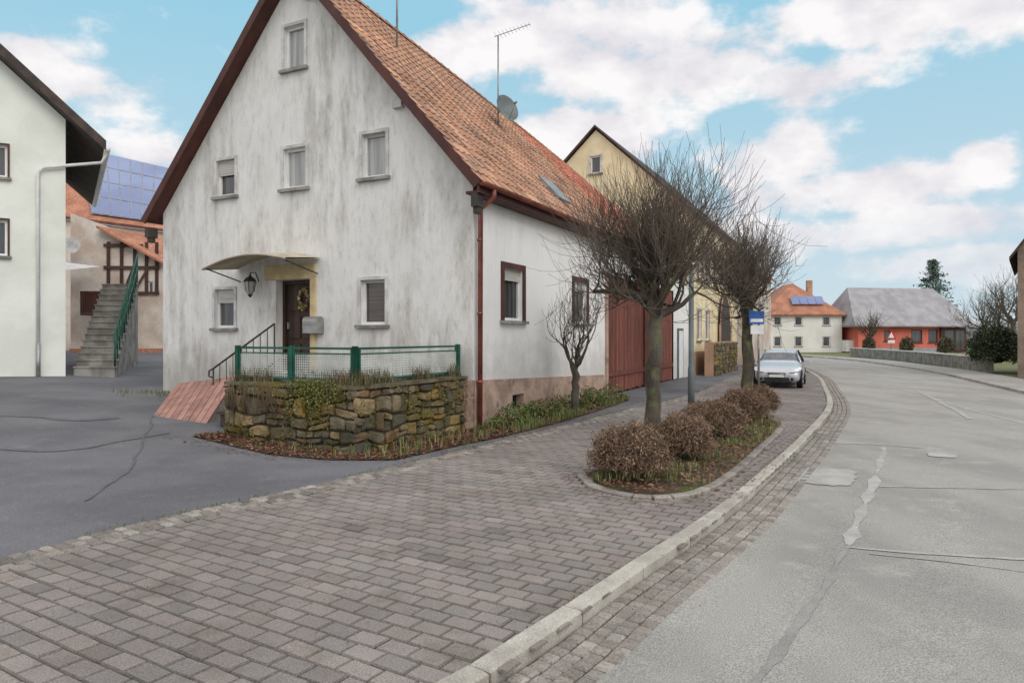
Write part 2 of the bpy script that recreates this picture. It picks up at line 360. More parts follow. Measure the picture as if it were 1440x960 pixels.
ribbon(mb,[(1243,628),(1235,660),(1215,710),(1193,765)],.055)
ribbon(mb,[(1193,765),(1150,840),(1100,905),(1050,975)],.035,1)
ribbon(mb,[(1160,621),(1230,624),(1300,630)],.05,0,.006)
ribbon(mb,[(1236,683),(1330,686),(1450,689)],.03,0,.0065)
ribbon(mb,[(1190,768),(1300,778),(1450,788)],.025,0,.007)
ribbon(mb,[(1225,778),(1330,790),(1450,806)],.015,0,.0075)
ribbon(mb,[(1240,540),(1300,556),(1350,572),(1440,596)],.05,0,.005)
ribbon(mb,[(1290,550),(1340,575),(1365,590)],.06,0,.008)
mb.build('road_crack_seals',['roadseal','roadtar'],recalc=False)
mb=MB()
for ctr,rx,ry in ((( 1162,668),.36,.62),((1325,640),.2,.25)):
    x0,y0=gp(*ctr,z=RZ+.02); ring=[]
    for k in range(60):
        a=k/60*6.283; ca_,sa_=math.cos(a),math.sin(a); m_=max(abs(ca_),abs(sa_))**.6; rr=(1+.18*noise.noise(Vector((ca_*4,sa_*4,2))))/m_
        u,v=rx*rr*ca_,ry*rr*sa_; x=x0+u*.9+v*.5; y=y0-u*.45+v*.86; ring.append((x,y,rz(x,y)+.0095))
    for k in range(60): mb.face([ring[k],ring[(k+1)%60],(x0,y0,rz(x0,y0)+.0095)])
mb.build('road_patch',['roadseal'],recalc=False)
# yard patches and seams
mb=MB()
ribbon(mb,[(-60,603),(40,600),(110,602),(165,597)],.12,0,.008,yz,.15,.05)
ribbon(mb,[(-40,640),(80,640),(180,625),(240,615)],.03,0,.009,yz,.1,.06)
ribbon(mb,[(120,700),(180,660),(205,625),(215,600)],.015,0,.010,yz,.05,.06)
mb.build('yard_damp_patches',['yardwet'],recalc=False)
mb=MB(); Ra=resample(offset(RR,.14),n=100); Rb=resample(offset(RR,2.0),n=100)
mb.faces([(p[0],p[1],.01) for p in Ra]+[(p[0],p[1],.01) for p in Rb],[(i,i+100,i+101,i+1) for i in range(99)])
mb.build('pavement',['road'],recalc=False)

# ---------------- main house ----------------
house=grp('gabled_farmhouse')
Wd=8.78; HT=4.39
def ridge(s): return 10.0-.06*max(s,0)-.0012*max(s,0)**2
gw=[('attic',397,432,33,100,'gl_curt',0),('ul',302,334,222,279,'gl_dark',.42),('um',396,434,205,268,'gl_curt',0),('ur',506,547,184,253,'gl_curt',.06),('gl',300,333,404,464,'gl_dark',.35),('gr',504,546,390,460,'gl_brown',.06)]
holes=[];wins=[]
for nme,xa,xb,ya,yb,g,sh in gw:
    t1=X2t(xa);t0=X2t(xb);tm=(t0+t1)/2
    z0,z1=gz(tm,yb),gz(tm,ya); t0+=.07;t1-=.07;z1-=.05;z0+=.05
    holes.append((t0,t1,z0,z1)); wins.append((t0,t1,z0,z1,g,sh))
dt0,dt1=X2t(438),X2t(388); dz0,dz1=1.0,gz(4.5,393)
holes.append((dt0,dt1,dz0,dz1,.35))
mb=MB()
sl=(10-4.62)/(HT+.3)
wt=lambda t:10-.16-sl*abs(t-HT)
wall(mb,Fg,[(0,-.1),(0,wt(0)),(HT,wt(HT)),(Wd,wt(Wd)),(Wd,-.1)],holes)
mb.build('gable_wall',['gable'],house)
for w in wins: window(house,Fg,w[0],w[1],w[2],w[3],gl=w[4],shut=w[5])
mb=MB(); Fb=frame((C[0]+V[0]*17.5,C[1]+V[1]*17.5),U,V)
wall(mb,Fb,[(0,0),(0,4.5),(HT,8.3),(Wd,4.5),(Wd,0)],[])
Fl=frame((C[0]+U[0]*Wd,C[1]+U[1]*Wd),V,U)
wall(mb,Fl,[(0,0),(17.5,0),(17.5,4.75),(0,4.75)],[])
mb.build('rear_walls',['side'],house)
s0,s1=1.27,2.15; s2,s3=5.18,6.1; zt0,zt1=2.12,3.2
bd0,bd1=X2s(853),X2s(947); bdz=3.55
mb=MB()
wall(mb,Fs,[(0,.78),(bd0-.0,.68),(bd0,bdz),(bd1,bdz),(bd1,.1),(17.5,.1),(17.5,4.75),(0,4.75)],[(s0,s1,zt0,zt1),(s2,s3,zt0,zt1)])
mb.build('side_wall',['side'],house)
mb=MB()
wall(mb,Fs,[(-.04,-.1),(-.04,.95),(bd0-.15,.68),(bd0-.15,-.1)],[(1.6,2.15,.25,.55,.2)],b=.04)
mb.face([Fs(-.04,.04,.95),Fs(bd0-.15,.04,.68),Fs(bd0-.15,-.02,.69),Fs(-.04,-.02,.96)])
mb.face([Fs(1.6,-.15,.25),Fs(2.15,-.15,.25),Fs(2.15,-.15,.55),Fs(1.6,-.15,.55)],1)
mb.box(Fs,bd0-.15,bd0-.002,.0,.06,-.1,bdz+.1,0)
mb.box(Fg,-.04,3.2,.002,.04,-.1,.95,0)
mb.build('plinth',['plinth','dark'],house)
for a,b_ in ((s0,s1),(s2,s3)):
    window(house,Fs,a,b_,zt0,zt1,gl='gl_dark',trim='brownwood',tw=.13,mull=False,shut=.22)
mb=MB(); nb=46
for i in range(nb):
    a=bd0+(bd1-bd0)*i/nb; b_=bd0+(bd1-bd0)*(i+1)/nb-.012; k=R.uniform(.72,1.2)
    mb.box(Fs,a,b_,-.09,-.05+R.uniform(0,.012),.1+R.uniform(-.02,.04),bdz-.02,0,(k,k,k))
for zc in (.6,3.0):
    mb.box(Fs,bd0+.05,bd1-.05,-.037,.0,zc,zc+.14,0,(.8,.8,.8))
mid=(bd0+bd1)/2; mb.box(Fs,mid-.05,mid+.05,-.035,.02,.1,bdz-.03,0,(.6,.6,.6))
mb.box(Fs,bd0,bd1,-.16,-.1,.0,bdz,1)
mb.build('barn_door',['barn','dark'],house)
mb=MB(); rows=23; tw=.21; s_start=-.32; s_end=17.6
def rp(side,s,q,h=0):
    zr=ridge(s)+.02; ze=4.62+.04*math.sin(s*.9)*.4
    T=HT+.32
    tt=(-.32+T*q) if side>0 else (Wd+.32-T*q)
    L=math.hypot(T,zr-ze); nz=T/L; nt_=(zr-ze)/L*(-1 if side>0 else 1)
    zz=ze+(zr-ze)*q-.05*math.sin(q*3.14)*(.5+.5*math.sin(s*.7))
    p=Fg(tt+nt_*h,-s,zz+nz*h); return p
for side in (1,-1):
    r_=rows
    ncol=int((s_end-s_start)/tw)
    for r in range(r_):
        for c in range(ncol):
            a=s_start+c*tw; q0=r/r_; q1=(r+1.12)/r_
            if q1>1:q1=1
            old=a<9.3+.3*math.sin(r)
            base=R.choice([lin((196,152,124)),lin((186,142,117)),lin((176,138,117)),lin((200,157,128)),lin((166,136,119))]) if old else R.choice([lin((194,126,102)),lin((184,118,96)),lin((200,134,108))])
            if R.random()<.03: base=lin((130,114,102))
            k=R.uniform(.87,1.08); col=tuple(v*k for v in base); jz=R.uniform(-.006,.008)
            prof=[(0,.03),(.12,.045),(.25,.03),(.45,.012),(.75,.012),(1.0,.028)]
            lo=[rp(side,a+tw*x,q0,h+.03+jz) for x,h in prof]; hi=[rp(side,a+tw*x,q1,h+jz) for x,h in prof]
            lb=[rp(side,a+tw*x,q0,h+.005) for x,h in prof]
            m_=len(prof)
            mb.faces(lo+hi+lb,[(i,i+1,m_+i+1,m_+i) for i in range(m_-1)]+[(2*m_+i,2*m_+i+1,i+1,i) for i in range(m_-1)],0,col)
for i in range(48):
    a=s_start+i*.375
    if a>s_end: break
    V_=[]
    for (ss,hh) in ((a,.05),(a+.39,.03)):
        for k in range(7):
            an=math.pi*k/6; V_.append(Fg(HT+.13*math.cos(an),-ss,ridge(ss)-.04+hh+.12*math.sin(an)))
    k=R.uniform(.8,1.1); mb.faces(V_,[(j,j+1,8+j,7+j) for j in range(6)],0,tuple(v*k for v in lin((186,138,112))))
mb.build('roof_tiles',['tile'],house)
mb=MB()
for side in (1,-1):
    for (sa,sb) in ((-.3,6),(6,12),(12,17.6)):
        vs=[rp(side,s,q,h) for h in (-.09,-.005) for s in (sa,sb) for q in (0.002,1)]
        mb.faces(vs,[(0,1,3,2),(4,5,7,6),(0,1,5,4),(2,3,7,6),(0,2,6,4)])
    for q0,q1 in ((0,.5),(.5,1)):
        vs=[rp(side,s,q,h) for h in (-.13,.04) for s in (-.35,-.31) for q in (q0,q1)]
        mb.faces(vs,[(0,1,3,2),(4,5,7,6),(0,1,5,4),(2,3,7,6),(0,2,6,4),(1,3,7,5)])
mb.box(Fs,-.3,17.5,.02,.30,4.44,4.49)
mb.box(Fs,-.33,17.5,.28,.32,4.44,4.62)
mb.build('bargeboard_and_soffit',['brownwood'],house)
mb=MB()
gpts=8
V_=[]
for s in (-.35,17.5):
    for k in range(gpts+1):
        an=math.pi*k/gpts; V_.append(Fs(s,.41+.075*math.cos(an),4.62-.075*math.sin(an)))
mb.faces(V_,[(i,i+1,gpts+2+i,gpts+1+i) for i in range(gpts)]+[tuple(range(gpts+1))],0,(1,1,1),True)
mb.tube([Fs(.08,.41,4.56),Fs(.08,.41,4.42),Fs(.08,.12,4.2),Fs(.08,.11,.1)],.05,10)
for zc in (3.6,2.2,.9): mb.tube([Fs(.08,.11,zc),Fs(.08,.11,zc+.05)],.058,10)
mb.build('gutter_and_downpipe',['copper'],house)
mb=MB()
for t in (-.2,Wd+.2):
    mb.box(Fg,t-.07,t+.07,.05,.3,4.2,4.44); mb.box(Fg,t-.05,t+.05,.1,.25,4.08,4.2); 
mb.build('eaves_brackets',['iron'],house)
mb=MB()
for t,zz in ((HT-.35,wt(HT-.35)-.25),(1.7,wt(1.7)-.27)): mb.box(Fg,t-.11,t+.11,.0,.1,zz-.12,zz+.12)
mb.build('purlin_ends',['trim'],house)
def ray_roof(X,y):
    best=None
    for i in range(0,171):
        s=i*.1
        for j in range(0,41):
            q=j/40; p=rp(1,s,q,0)
            xx=720+FPX*p[0]/p[1]; yy=HY-FPX*(p[2]-CH)/p[1]
            d=(xx-X)**2+(yy-y)**2
            if best is None or d<best[0]: best=(d,s,q,p)
    return best
mb=MB()
b1=ray_roof(700,178); p=Vector(b1[3]); D=p.y
top=CH+(HY-50)/FPX*D
mb.tube([p-Vector((0,0,.3)),(p.x,p.y,top)],.022,6)
vx=Vector((.9,.15,.38)).normalized()
c_=Vector((p.x,p.y,top)); mb.tube([c_-vx*.12,c_+vx*1.0],.012,5)
for k in range(10):
    q=c_+vx*(-.05+k*.115); h=.15-.008*k; e=Vector((-.45,.3,.85)).normalized()
    mb.tube([q-e*h,q+e*h],.006,4)
b2=ray_roof(558,70); p2=Vector(b2[3]); mb.tube([p2-Vector((0,0,.3)),p2+Vector((0,0,2.6))],.025,6)
mb.build('antenna_mast',['metal'],house)
mb=MB(); cz=CH+(HY-158)/FPX*D; dc=Vector((p.x+.22,p.y-.25,cz)); nd=Vector((.55,-.75,.35)).normalized(); ax=nd.cross(Vector((0,0,1))).normalized(); ay=nd.cross(ax)
ringN=20;V_=[]
for r in (.15,.3,.42):
    for k in range(ringN):
        a=k/ringN*6.283; V_.append(dc+(ax*math.cos(a)*.9+ay*math.sin(a)*1.05)*r*.95+nd*(r*r*.5))
V_.append(dc)
Fc=[(len(V_)-1,k,(k+1)%ringN) for k in range(ringN)]
for q in range(2): Fc+=[(q*ringN+k,q*ringN+(k+1)%ringN,(q+1)*ringN+(k+1)%ringN,(q+1)*ringN+k) for k in range(ringN)]
mb.faces(V_,Fc,0,(1,1,1),True)
mb.tube([dc+ay*.38,dc+nd*.45+ay*.1],.012,5,1); mb.tube([dc+nd*.40+ay*.1,dc+nd*.5+ay*.1],.035,8,1); mb.tube([dc,(p.x,p.y,cz)],.03,6,1)
mb.build('satellite_dish',['postgrey','metal'],house)
mb=MB(); b3=ray_roof(778,272); s_,q_=b3[1],b3[2]
vs=[rp(1,s,q,h) for h in (.03,.11) for s in (s_-.4,s_+.4) for q in (q_-.06,q_+.06)]
mb.faces(vs,[(0,1,3,2),(4,5,7,6),(0,1,5,4),(2,3,7,6),(0,2,6,4),(1,3,7,5)])
mb.build('skylight',['metal'],house)
mb=MB()
mb.box(Fg,dt0,dt1,-.33,-.28,dz0,dz1,0)
mb.box(Fg,dt0,dt0+.07,-.28,-.2,dz0,dz1,0); mb.box(Fg,dt1-.07,dt1,-.28,-.2,dz0,dz1,0); mb.box(Fg,dt0+.07,dt1-.07,-.28,-.2,dz1-.08,dz1,0)
for i in range(2):
    for j in range(3):
        a=dt0+.14+i*.42; z_=dz0+.12+j*.62; mb.box(Fg,a,a+.34,-.28,-.255,z_,z_+.5,0)
mb.box(Fg,dt1-.17,dt1-.14,-.255,-.2,dz0+.95,dz0+1.1,1)
mb.build('front_door',['door','metal'],house)
mb=MB(); 
mb.box(Fg,dt0-.12,dt1+.3,.0,.05,dz1+.01,dz1+.33,0)
mb.box(Fg,dt0-.14,dt0-.01,.0,.06,dz0,dz1+.01,0)
mb.build('door_surround',['surround'],house)
mb=MB(); ca,cb=X2t(455)+.1,X2t(335); nseg=14;V_=[]
for th in (0,.04):
    for k in range(nseg+1):
        q=k/nseg; t=ca+(cb-ca)*q; zz=dz1+.30+.30*math.sin(math.pi*min(1,.12+q*.76))-.12*q
        for b_ in (.02,1.0): V_.append(Fg(t,b_,zz+th-(.10 if b_>.5 else 0)))
m_=2*(nseg+1)
mb.faces(V_,[(2*k,2*k+1,2*k+3,2*k+2) for k in range(nseg)]+[(m_+2*k,m_+2*k+1,m_+2*k+3,m_+2*k+2) for k in range(nseg)]+[(2*k+1,2*k+3,m_+2*k+3,m_+2*k+1) for k in range(nseg)],0,(1,1,1),True)
mb.build('door_canopy',['beige'],house)
mb=MB()
mb.tube([Fg(ca+.05,.02,dz1+.1),Fg(ca+.05,.95,dz1+.3)],.015,5); mb.tube([Fg(cb-.1,.02,dz1+.0),Fg(cb-.1,.95,dz1+.22)],.015,5)
mb.build('canopy_brackets',['iron'],house)
mb=MB(); lt=X2t(364); lz=gz(lt,402)
def lath(mb,F,t,b_,prof,n=6,mi=0):
    V_=[]
    for r,z_ in prof:
        for k in range(n):
            a=k/n*6.283; V_.append(F(t+r*math.cos(a),b_+r*math.sin(a),z_))
    mb.faces(V_,[(i*n+k,i*n+(k+1)%n,(i+1)*n+(k+1)%n,(i+1)*n+k) for i in range(len(prof)-1) for k in range(n)]+[tuple(range(n)),tuple(range((len(prof)-1)*n,len(prof)*n))],mi)
lath(mb,Fg,lt,.25,[(.05,lz-.2),(.09,lz-.14),(.12,lz+.08)],6,1)
lath(mb,Fg,lt,.25,[(.15,lz+.08),(.1,lz+.15),(.03,lz+.2),(.01,lz+.26)],6,0)
lath(mb,Fg,lt,.25,[(.02,lz-.27),(.06,lz-.2)],6,0)
for k in range(6):
    a=k/6*6.283; mb.tube([Fg(lt+.09*math.cos(a),.25+.09*math.sin(a),lz-.14),Fg(lt+.12*math.cos(a),.25+.12*math.sin(a),lz+.08)],.008,4)
mb.tube([Fg(lt,.0,lz+.1),Fg(lt,.1,lz+.3),Fg(lt,.25,lz+.27)],.012,5)
mb.build('wall_lantern',['iron','gl_curt'],house)
mb=MB(); wt_=(dt0+dt1)/2-.1; wz=gz(4.4,420)
for k in range(120):
    a=R.uniform(0,6.283); r=.13+R.uniform(-.03,.03); c=Vector(Fg(wt_+r*math.cos(a),-.2+R.uniform(-.03,.03),wz+r*math.sin(a)*1.5))
    e=Vector((R.uniform(-1,1),R.uniform(-1,1),R.uniform(-1,1)))*.04; f=Vector((R.uniform(-1,1),R.uniform(-1,1),R.uniform(-1,1)))*.035
    mb.face([c-e,c+f,c+e,c-f],0,R.choice([lin((170,140,90)),lin((120,124,70)),lin((210,190,150))]))
mb.build('door_wreath',['foliage'],house)
mb=MB(); mt=X2t(445); mz=gz(mt,458); V_=[]
for t in (mt-.21,mt+.21):
    for k in range(9):
        a=math.pi*k/8; V_.append(Fg(t,.1+.1*math.cos(a)*1.0,mz+.1+.1*math.sin(a)))
    V_.append(Fg(t,.0,mz-.16)); V_.append(Fg(t,.2,mz-.16))
mb.faces(V_,[(i,i+1,12+i,11+i) for i in range(8)]+[tuple(range(9))+(9,10),tuple(range(11,20))+(20,21),(0,10,21,11),(8,9,20,19),(9,10,21,20)])
mb.box(Fg,mt-.16,mt+.16,.2,.215,mz+.03,mz+.06)
mb.build('letter_box',['metal'],house)
# ---------------- terrace ----------------
terr=grp('stone_terrace')
TB=3.2; TA=2.72; T0=.18
mb=MB(); 
mb.box(Fg,T0,TA+1.6,.05,1.45,-.1,1.0,1)
mb.box(Fg,T0+.02,T0+TA-.02,1.45,TB-.02,-.1,.98,1)
mb.build('terrace_core',['plinth','mortar'],terr)
def rubble(mb,F,a0,a1,z0,z1,jj=1.0):
    rowsz=[z0]
    while rowsz[-1]<z1-.05: rowsz.append(min(z1,rowsz[-1]+R.uniform(.13,.27)))
    rowsz[-1]=z1
    wv=lambda a,z,k:.10*jj*noise.noise(Vector((a*2.2,z*3+k,k*1.7)))*(1 if z0+.1<z<z1-.1 else .3)
    for ri in range(len(rowsz)-1):
        z,h1=rowsz[ri],rowsz[ri+1]; a=a0
        while a<a1-.03:
            w=min(R.uniform(.13,.46),a1-a)
            if a1-(a+w)<.1: w=a1-a
            rr=R.random()
            if rr<.4 and h1-z>.15: 
                zm=z+(h1-z)*R.uniform(.35,.65); am=a+w*R.uniform(.4,.6); 
                cells=[(a,a+w,z,zm)]+([(a,am,zm,h1),(am,a+w,zm,h1)] if w>.26 else [(a,a+w,zm,h1)])
            elif rr<.5 and w>.3:
                am=a+w*.5; cells=[(a,am,z,h1),(am,a+w,z,h1)]
            else: cells=[(a,a+w,z,h1)]
            for (p0,p1,q0,q1) in cells:
                cx_=(p0+p1)/2; cz_=(q0+q1)/2; hw=(p1-p0)/2-.007; hh=(q1-q0)/2-.007; o=[]; sq=R.uniform(.45,.85); tl_=R.uniform(-.12,.12)
                for k in range(12):
                    an=k/12*6.283+.26; ca_,sa_=math.cos(an),math.sin(an)
                    m_=max(abs(ca_),abs(sa_)); rx=ca_/m_*sq+ca_*(1-sq); rz2=sa_/m_*sq+sa_*(1-sq); jt=1+R.uniform(-.1,.07)
                    x=cx_+hw*rx*jt; y=cz_+hh*rz2*jt+(x-cx_)*tl_
                    o.append((x,max(z0,min(z1+.01,y+wv(x,y,1)))))
                cz2=cz_+wv(cx_,cz_,1); d=R.uniform(.025,.085)
                V_=[F(x,-.01,y) for x,y in o]+[F(cx_+(x-cx_)*.95,d*.6,cz2+(y-cz2)*.93) for x,y in o]+[F(cx_+(x-cx_)*.72+R.uniform(-.01,.01),d+R.uniform(-.008,.008),cz2+(y-cz2)*.68) for x,y in o]
                base=R.choice([(130,118,94),(110,101,82),(144,127,94),(98,94,78),(116,109,90),(128,108,80),(86,84,70)]); k=R.uniform(.85,1.1)
                mb.faces(V_,[(i,(i+1)%12,12+(i+1)%12,12+i) for i in range(12)]+[(12+i,12+(i+1)%12,24+(i+1)%12,24+i) for i in range(12)]+[tuple(range(24,36))],0,tuple(v*k for v in lin(base)),False)
            a+=w
mb=MB()
Ffront=lambda a,b,z:Fg(T0+a,TB+b,z)
rubble(mb,Ffront,-.02,TA+.05,-.05,.98)
Fright=lambda a,b,z:Fg(T0-b,a,z)
rubble(mb,Fright,.05,TB+.05,-.05,.97)
Fleft=lambda a,b,z:Fg(T0+TA+b,a,z)
rubble(mb,Fleft,1.4,TB,.1,.96)
a=0
while a<TA:
    w=R.uniform(.25,.5); k=R.uniform(.8,1.1); mb.box(Fg,T0+a,min(T0+a+w-.012,T0+TA),TB-.22,TB+.07,.985,1.03+R.uniform(0,.02),0,tuple(v*k for v in lin((112,106,86)))); a+=w
a=0
while a<TB-.25:
    w=min(R.uniform(.25,.5),TB-.24-a); k=R.uniform(.8,1.1); mb.box(Fg,T0-.07,T0+.22,a,a+w-.012,.985,1.03+R.uniform(0,.02),0,tuple(v*k for v in lin((112,106,86)))); a+=w
mb.build('rubble_wall',['stone'],terr)
mb=MB()
for i in range(4):
    zt=1.0-.165*i; aa=T0+TA+1.45+i*.3
    mb.box(Fg,aa-.02,aa+.3,.1,1.5,.1,zt-.165-.03,0); mb.box(Fg,aa-.05,aa+.31,.08,1.55,zt-.195,zt-.165,0)
mb.box(Fg,T0+TA+.10,T0+TA+.75,1.5,2.7,.1,.40,1); mb.box(Fg,T0+TA+.08,T0+TA+.80,1.45,2.75,.402,.45,1)
mb.box(Fg,T0+TA+.10,T0+TA+.42,1.5,2.6,.452,.60,1); mb.box(Fg,T0+TA+.08,T0+TA+.45,1.45,2.65,.602,.64,1)
mb.build('entrance_steps',['concrete','darkroof'],terr)
mb=MB()
def depthpt(X,y,b):
    a_=(X-720)/FPX; O=(C[0]+nV[0]*b,C[1]+nV[1]*b); t=(O[0]-a_*O[1])/(a_*U[1]-U[0]); d=O[1]+t*U[1]
    return t,CH+(HY-y)/FPX*d
bR=1.6
t_a,z_a=depthpt(300,518,bR); t_b,z_b=depthpt(386,455,bR)
nP=9
for off in (0,-.75):
    mb.tube([Fg(t_a,bR,z_a+off),Fg(t_b,bR,z_b+off)],.02,6)
mb.tube([Fg(t_a,bR,z_a),Fg(t_a+.12,bR,z_a-.05),Fg(t_a+.13,bR,z_a-.16),Fg(t_a+.04,bR,z_a-.18)],.018,6)
for k in range(nP+1):
    q=k/nP; t=t_a+(t_b-t_a)*q; z_=z_a+(z_b-z_a)*q
    mb.tube([Fg(t,bR,z_-1.1 if k in(0,nP) else z_-.75),Fg(t,bR,z_)],.018 if k in (0,nP) else .009,5)
mb.build('iron_handrail',['iron'],terr)
fence=grp('green_terrace_fence')
mb=MB(); FZ0,FZ1=1.0,1.62
def fpanel(F,a0,a1):
    mb.box(F,a0,a1,-.02,.02,FZ1-.035,FZ1,0); mb.box(F,a0,a1,-.02,.02,FZ0+.09,FZ0+.125,0)
    mb.box(F,a0,a0+.035,-.02,.02,FZ0+.125,FZ1-.035,0); mb.box(F,a1-.035,a1,-.02,.02,FZ0+.125,FZ1-.035,0)
    mb.box(F,a0+.035,a1-.035,-.015,.015,FZ1-.11,FZ1-.09,0)
    nx=int((a1-a0)/.04)
    for i in range(1,nx):
        a=a0+(a1-a0)*i/nx; mb.box(F,a-.006,a+.006,-.004,.004,FZ0+.12,FZ1-.1,1)
    nz=int((FZ1-FZ0-.2)/.04)
    for i in range(1,nz+1):
        z_=FZ0+.12+i*.04; mb.box(F,a0+.03,a1-.03,.005,.011,z_-.006,z_+.006,1)
Ffr=lambda a,b,z:Fg(T0+a,TB-.12+b,z)
Frt=lambda a,b,z:Fg(T0+.12-b,a,z)
for a,b_ in [(.16,1.36),(1.44,TA-.15)]: fpanel(Ffr,a,b_)
fpanel(Frt,.10,TB-.2)
for a in (.12,1.40,TA-.11): mb.box(Ffr,a-.035,a+.035,-.035,.035,.9,FZ1+.02,0)
for a in (.06,TB-.12): mb.box(Frt,a-.035,a+.035,-.035,.035,.9,FZ1+.02,0)
mb.build('fence_panels',['green','meshwire'],fence)
hatch=grp('cellar_hatch')
Ah=Vector(Fg(5.45,2.75,.24));Bh=Vector(Fg(4.12,2.6,.2));Ch_=Vector(Fg(4.42,1.65,1.0));Dh=Vector(Fg(7.3,.75,.72))
mb=MB(); nb=9
for i in range(nb):
    k=R.uniform(.85,1.1); u0=i/nb+.005; u1=(i+1)/nb-.005
    p=[Ah.lerp(Bh,u0),Ah.lerp(Bh,u1),Dh.lerp(Ch_,u1),Dh.lerp(Ch_,u0)]
    dn_=Vector((0,0,-.045))
    vs=p+[q+dn_ for q in p]
    mb.faces(vs,[(0,1,2),(0,2,3),(4,5,6),(4,6,7),(0,1,5,4),(1,2,6,5),(2,3,7,6),(3,0,4,7)],0,(k,k,k))
mb.build('hatch_boards',['pinkboard'],hatch)
mb=MB()
lowp=[Ah,Bh,Ch_,Dh]
for i in range(4):
    a,b=lowp[i],lowp[(i+1)%4]; mb.face([a+Vector((0,0,-.05)),b+Vector((0,0,-.05)),Vector((b.x,b.y,.0)),Vector((a.x,a.y,.0))])
mb.build('hatch_cheeks',['concrete'],hatch)
# ---------------- leaf/blade helpers ----------------
def rv(): 
    while True:
        v=Vector((R.uniform(-1,1),R.uniform(-1,1),R.uniform(-1,1)))
        if .05<v.length<1: return v.normalized()
def litter(mb,pts,size,cols,zoff=.01,flat=.35):
    for x,y,z in pts:
        s=size*R.uniform(.6,1.4); a=R.uniform(0,6.28); u=Vector((math.cos(a),math.sin(a),R.uniform(-flat,flat)))*s; w=Vector((-math.sin(a),math.cos(a),R.uniform(-flat,flat)))*s*.6
        c=Vector((x,y,z+zoff+R.uniform(0,.02))); k=R.uniform(.7,1.2)
        mb.face([c-u,c+w,c+u,c-w],0,tuple(v*k for v in R.choice(cols)))
def blades(mb,pts,h,cols,w=.006):
    for x,y,z in pts:
        hh=h*R.uniform(.4,1.3); a=R.uniform(0,6.28); l=R.uniform(.1,.6)*hh
        d=Vector((math.cos(a),math.sin(a),0)); t=Vector((-d.y,d.x,0))*w*R.uniform(.7,1.6)
        b=Vector((x,y,z)); m_=b+d*l*.4+Vector((0,0,hh*.65)); e=b+d*l+Vector((0,0,hh)); k=R.uniform(.7,1.2); c=tuple(v*k for v in R.choice(cols))
        mb.face([b-t,b+t,m_+t*.8,m_-t*.8],0,c); mb.face([m_-t*.8,m_+t*.8,e],0,c)
greens=[lin((92,112,58)),lin((112,128,70)),lin((78,98,50)),lin((126,132,84)),lin((134,122,86)),lin((120,104,76))]
browns=[lin((124,82,64)),lin((104,70,56)),lin((138,98,76)),lin((94,72,58)),lin((130,110,86))]
bedpoly=[Fg(3.2,TB+.45,0)[:2],Fg(1.2,TB+.75,0)[:2],Fg(.2,TB+.55,0)[:2],Fg(-.62,TB+.1,0)[:2],Fg(-.75,1.8,0)[:2],Fs(-.5,.95,0)[:2],Fs(2,1.05,0)[:2],Fs(4,1.0,0)[:2],Fs(7.2,.85,0)[:2],Fs(7.6,.6,0)[:2],Fs(7.6,0,0)[:2],Fs(0,0,0)[:2],Fg(T0,.1,0)[:2],Fg(T0,TB,0)[:2],Fg(3.2,TB,0)[:2]]
v3=[Vector((p[0],p[1],0)) for p in bedpoly]; tr=tessellate_polygon([v3])
mb=MB(); mb.faces([(p[0],p[1],height(*p)+.02) for p in bedpoly],[tuple(t) for t in tr]); mb.build('flower_bed_soil',['soil'])
def sample(polyg,n,zf,dens=None):
    xs=[p[0] for p in polyg]; ys=[p[1] for p in polyg]; out=[]
    while len(out)<n:
        x=R.uniform(min(xs),max(xs)); y=R.uniform(min(ys),max(ys))
        if inpoly(x,y,polyg) and (dens is None or R.random()<dens(x,y)): out.append((x,y,zf(x,y)))
    return out
dn=lambda f,o:(lambda x,y:max(0,min(1,.4+2.8*noise.noise(Vector((x*f+o,y*f,3))))))
mb=MB()
def inbedwall(x,y):
    rx,ry=x-C[0],y-C[1]; return rx*V[0]+ry*V[1]
blades(mb,sample(bedpoly,4200,lambda x,y:.03,lambda x,y:(dn(1.3,1)(x,y) if inbedwall(x,y)>0 else .08)),.14,greens,.006)
for _ in range(90):
    s=R.uniform(.3,7.4); c=Vector(Fs(s,R.uniform(.1,.65),.05)); hh=R.uniform(.10,.45); gc=R.choice(greens)
    for k in range(60):
        d=rv(); d.z=abs(d.z); q=c+Vector((d.x*.18,d.y*.18,d.z*hh)); e=rv()*.028; f=rv()*.022; kk=R.uniform(.6,1.2)
        mb.face([q-e,q+f,q+e,q-f],0,tuple(v*kk for v in gc))
# weeds at the foot of the gable by the hatch
wp=[Fg(R.uniform(5.4,9.2),R.uniform(.0,.5)+.9*R.random()**3,0) for _ in range(900)]
wp=[(p[0],p[1],yz(p[0],p[1])) for p in wp if noise.noise(Vector((p[0]*1.5,p[1]*1.5,0)))>-.15]
blades(mb,wp,.09,greens,.008)
mb.build('bed_weeds',['foliage'])
mb=MB()
litter(mb,sample(bedpoly,5600,lambda x,y:height(x,y)+.02,lambda x,y:1.0 if inbedwall(x,y)<.3 else .25),.03,[lin((112,66,55)),lin((96,58,50)),lin((126,80,64)),lin((84,58,48)),lin((138,106,84))])
wide=[Fg(3.6,TB+.8,0)[:2],Fg(1.2,TB+1.1,0)[:2],Fg(-.9,TB+.3,0)[:2],Fs(0,1.4,0)[:2],Fs(7,1.3,0)[:2],Fs(7,.9,0)[:2],Fs(0,.9,0)[:2],Fg(.1,TB+.5,0)[:2],Fg(3.3,TB+.4,0)[:2]]
litter(mb,sample(wide,1100,lambda x,y:height(x,y)+.008),.022,browns,.006,.2)
litter(mb,sample([(-4,4),(1,4),(6,16),(2,16)],500,lambda x,y:.004),.011,browns,.004,.15)
mb.build('fallen_leaves',['foliage'])
mb=MB()
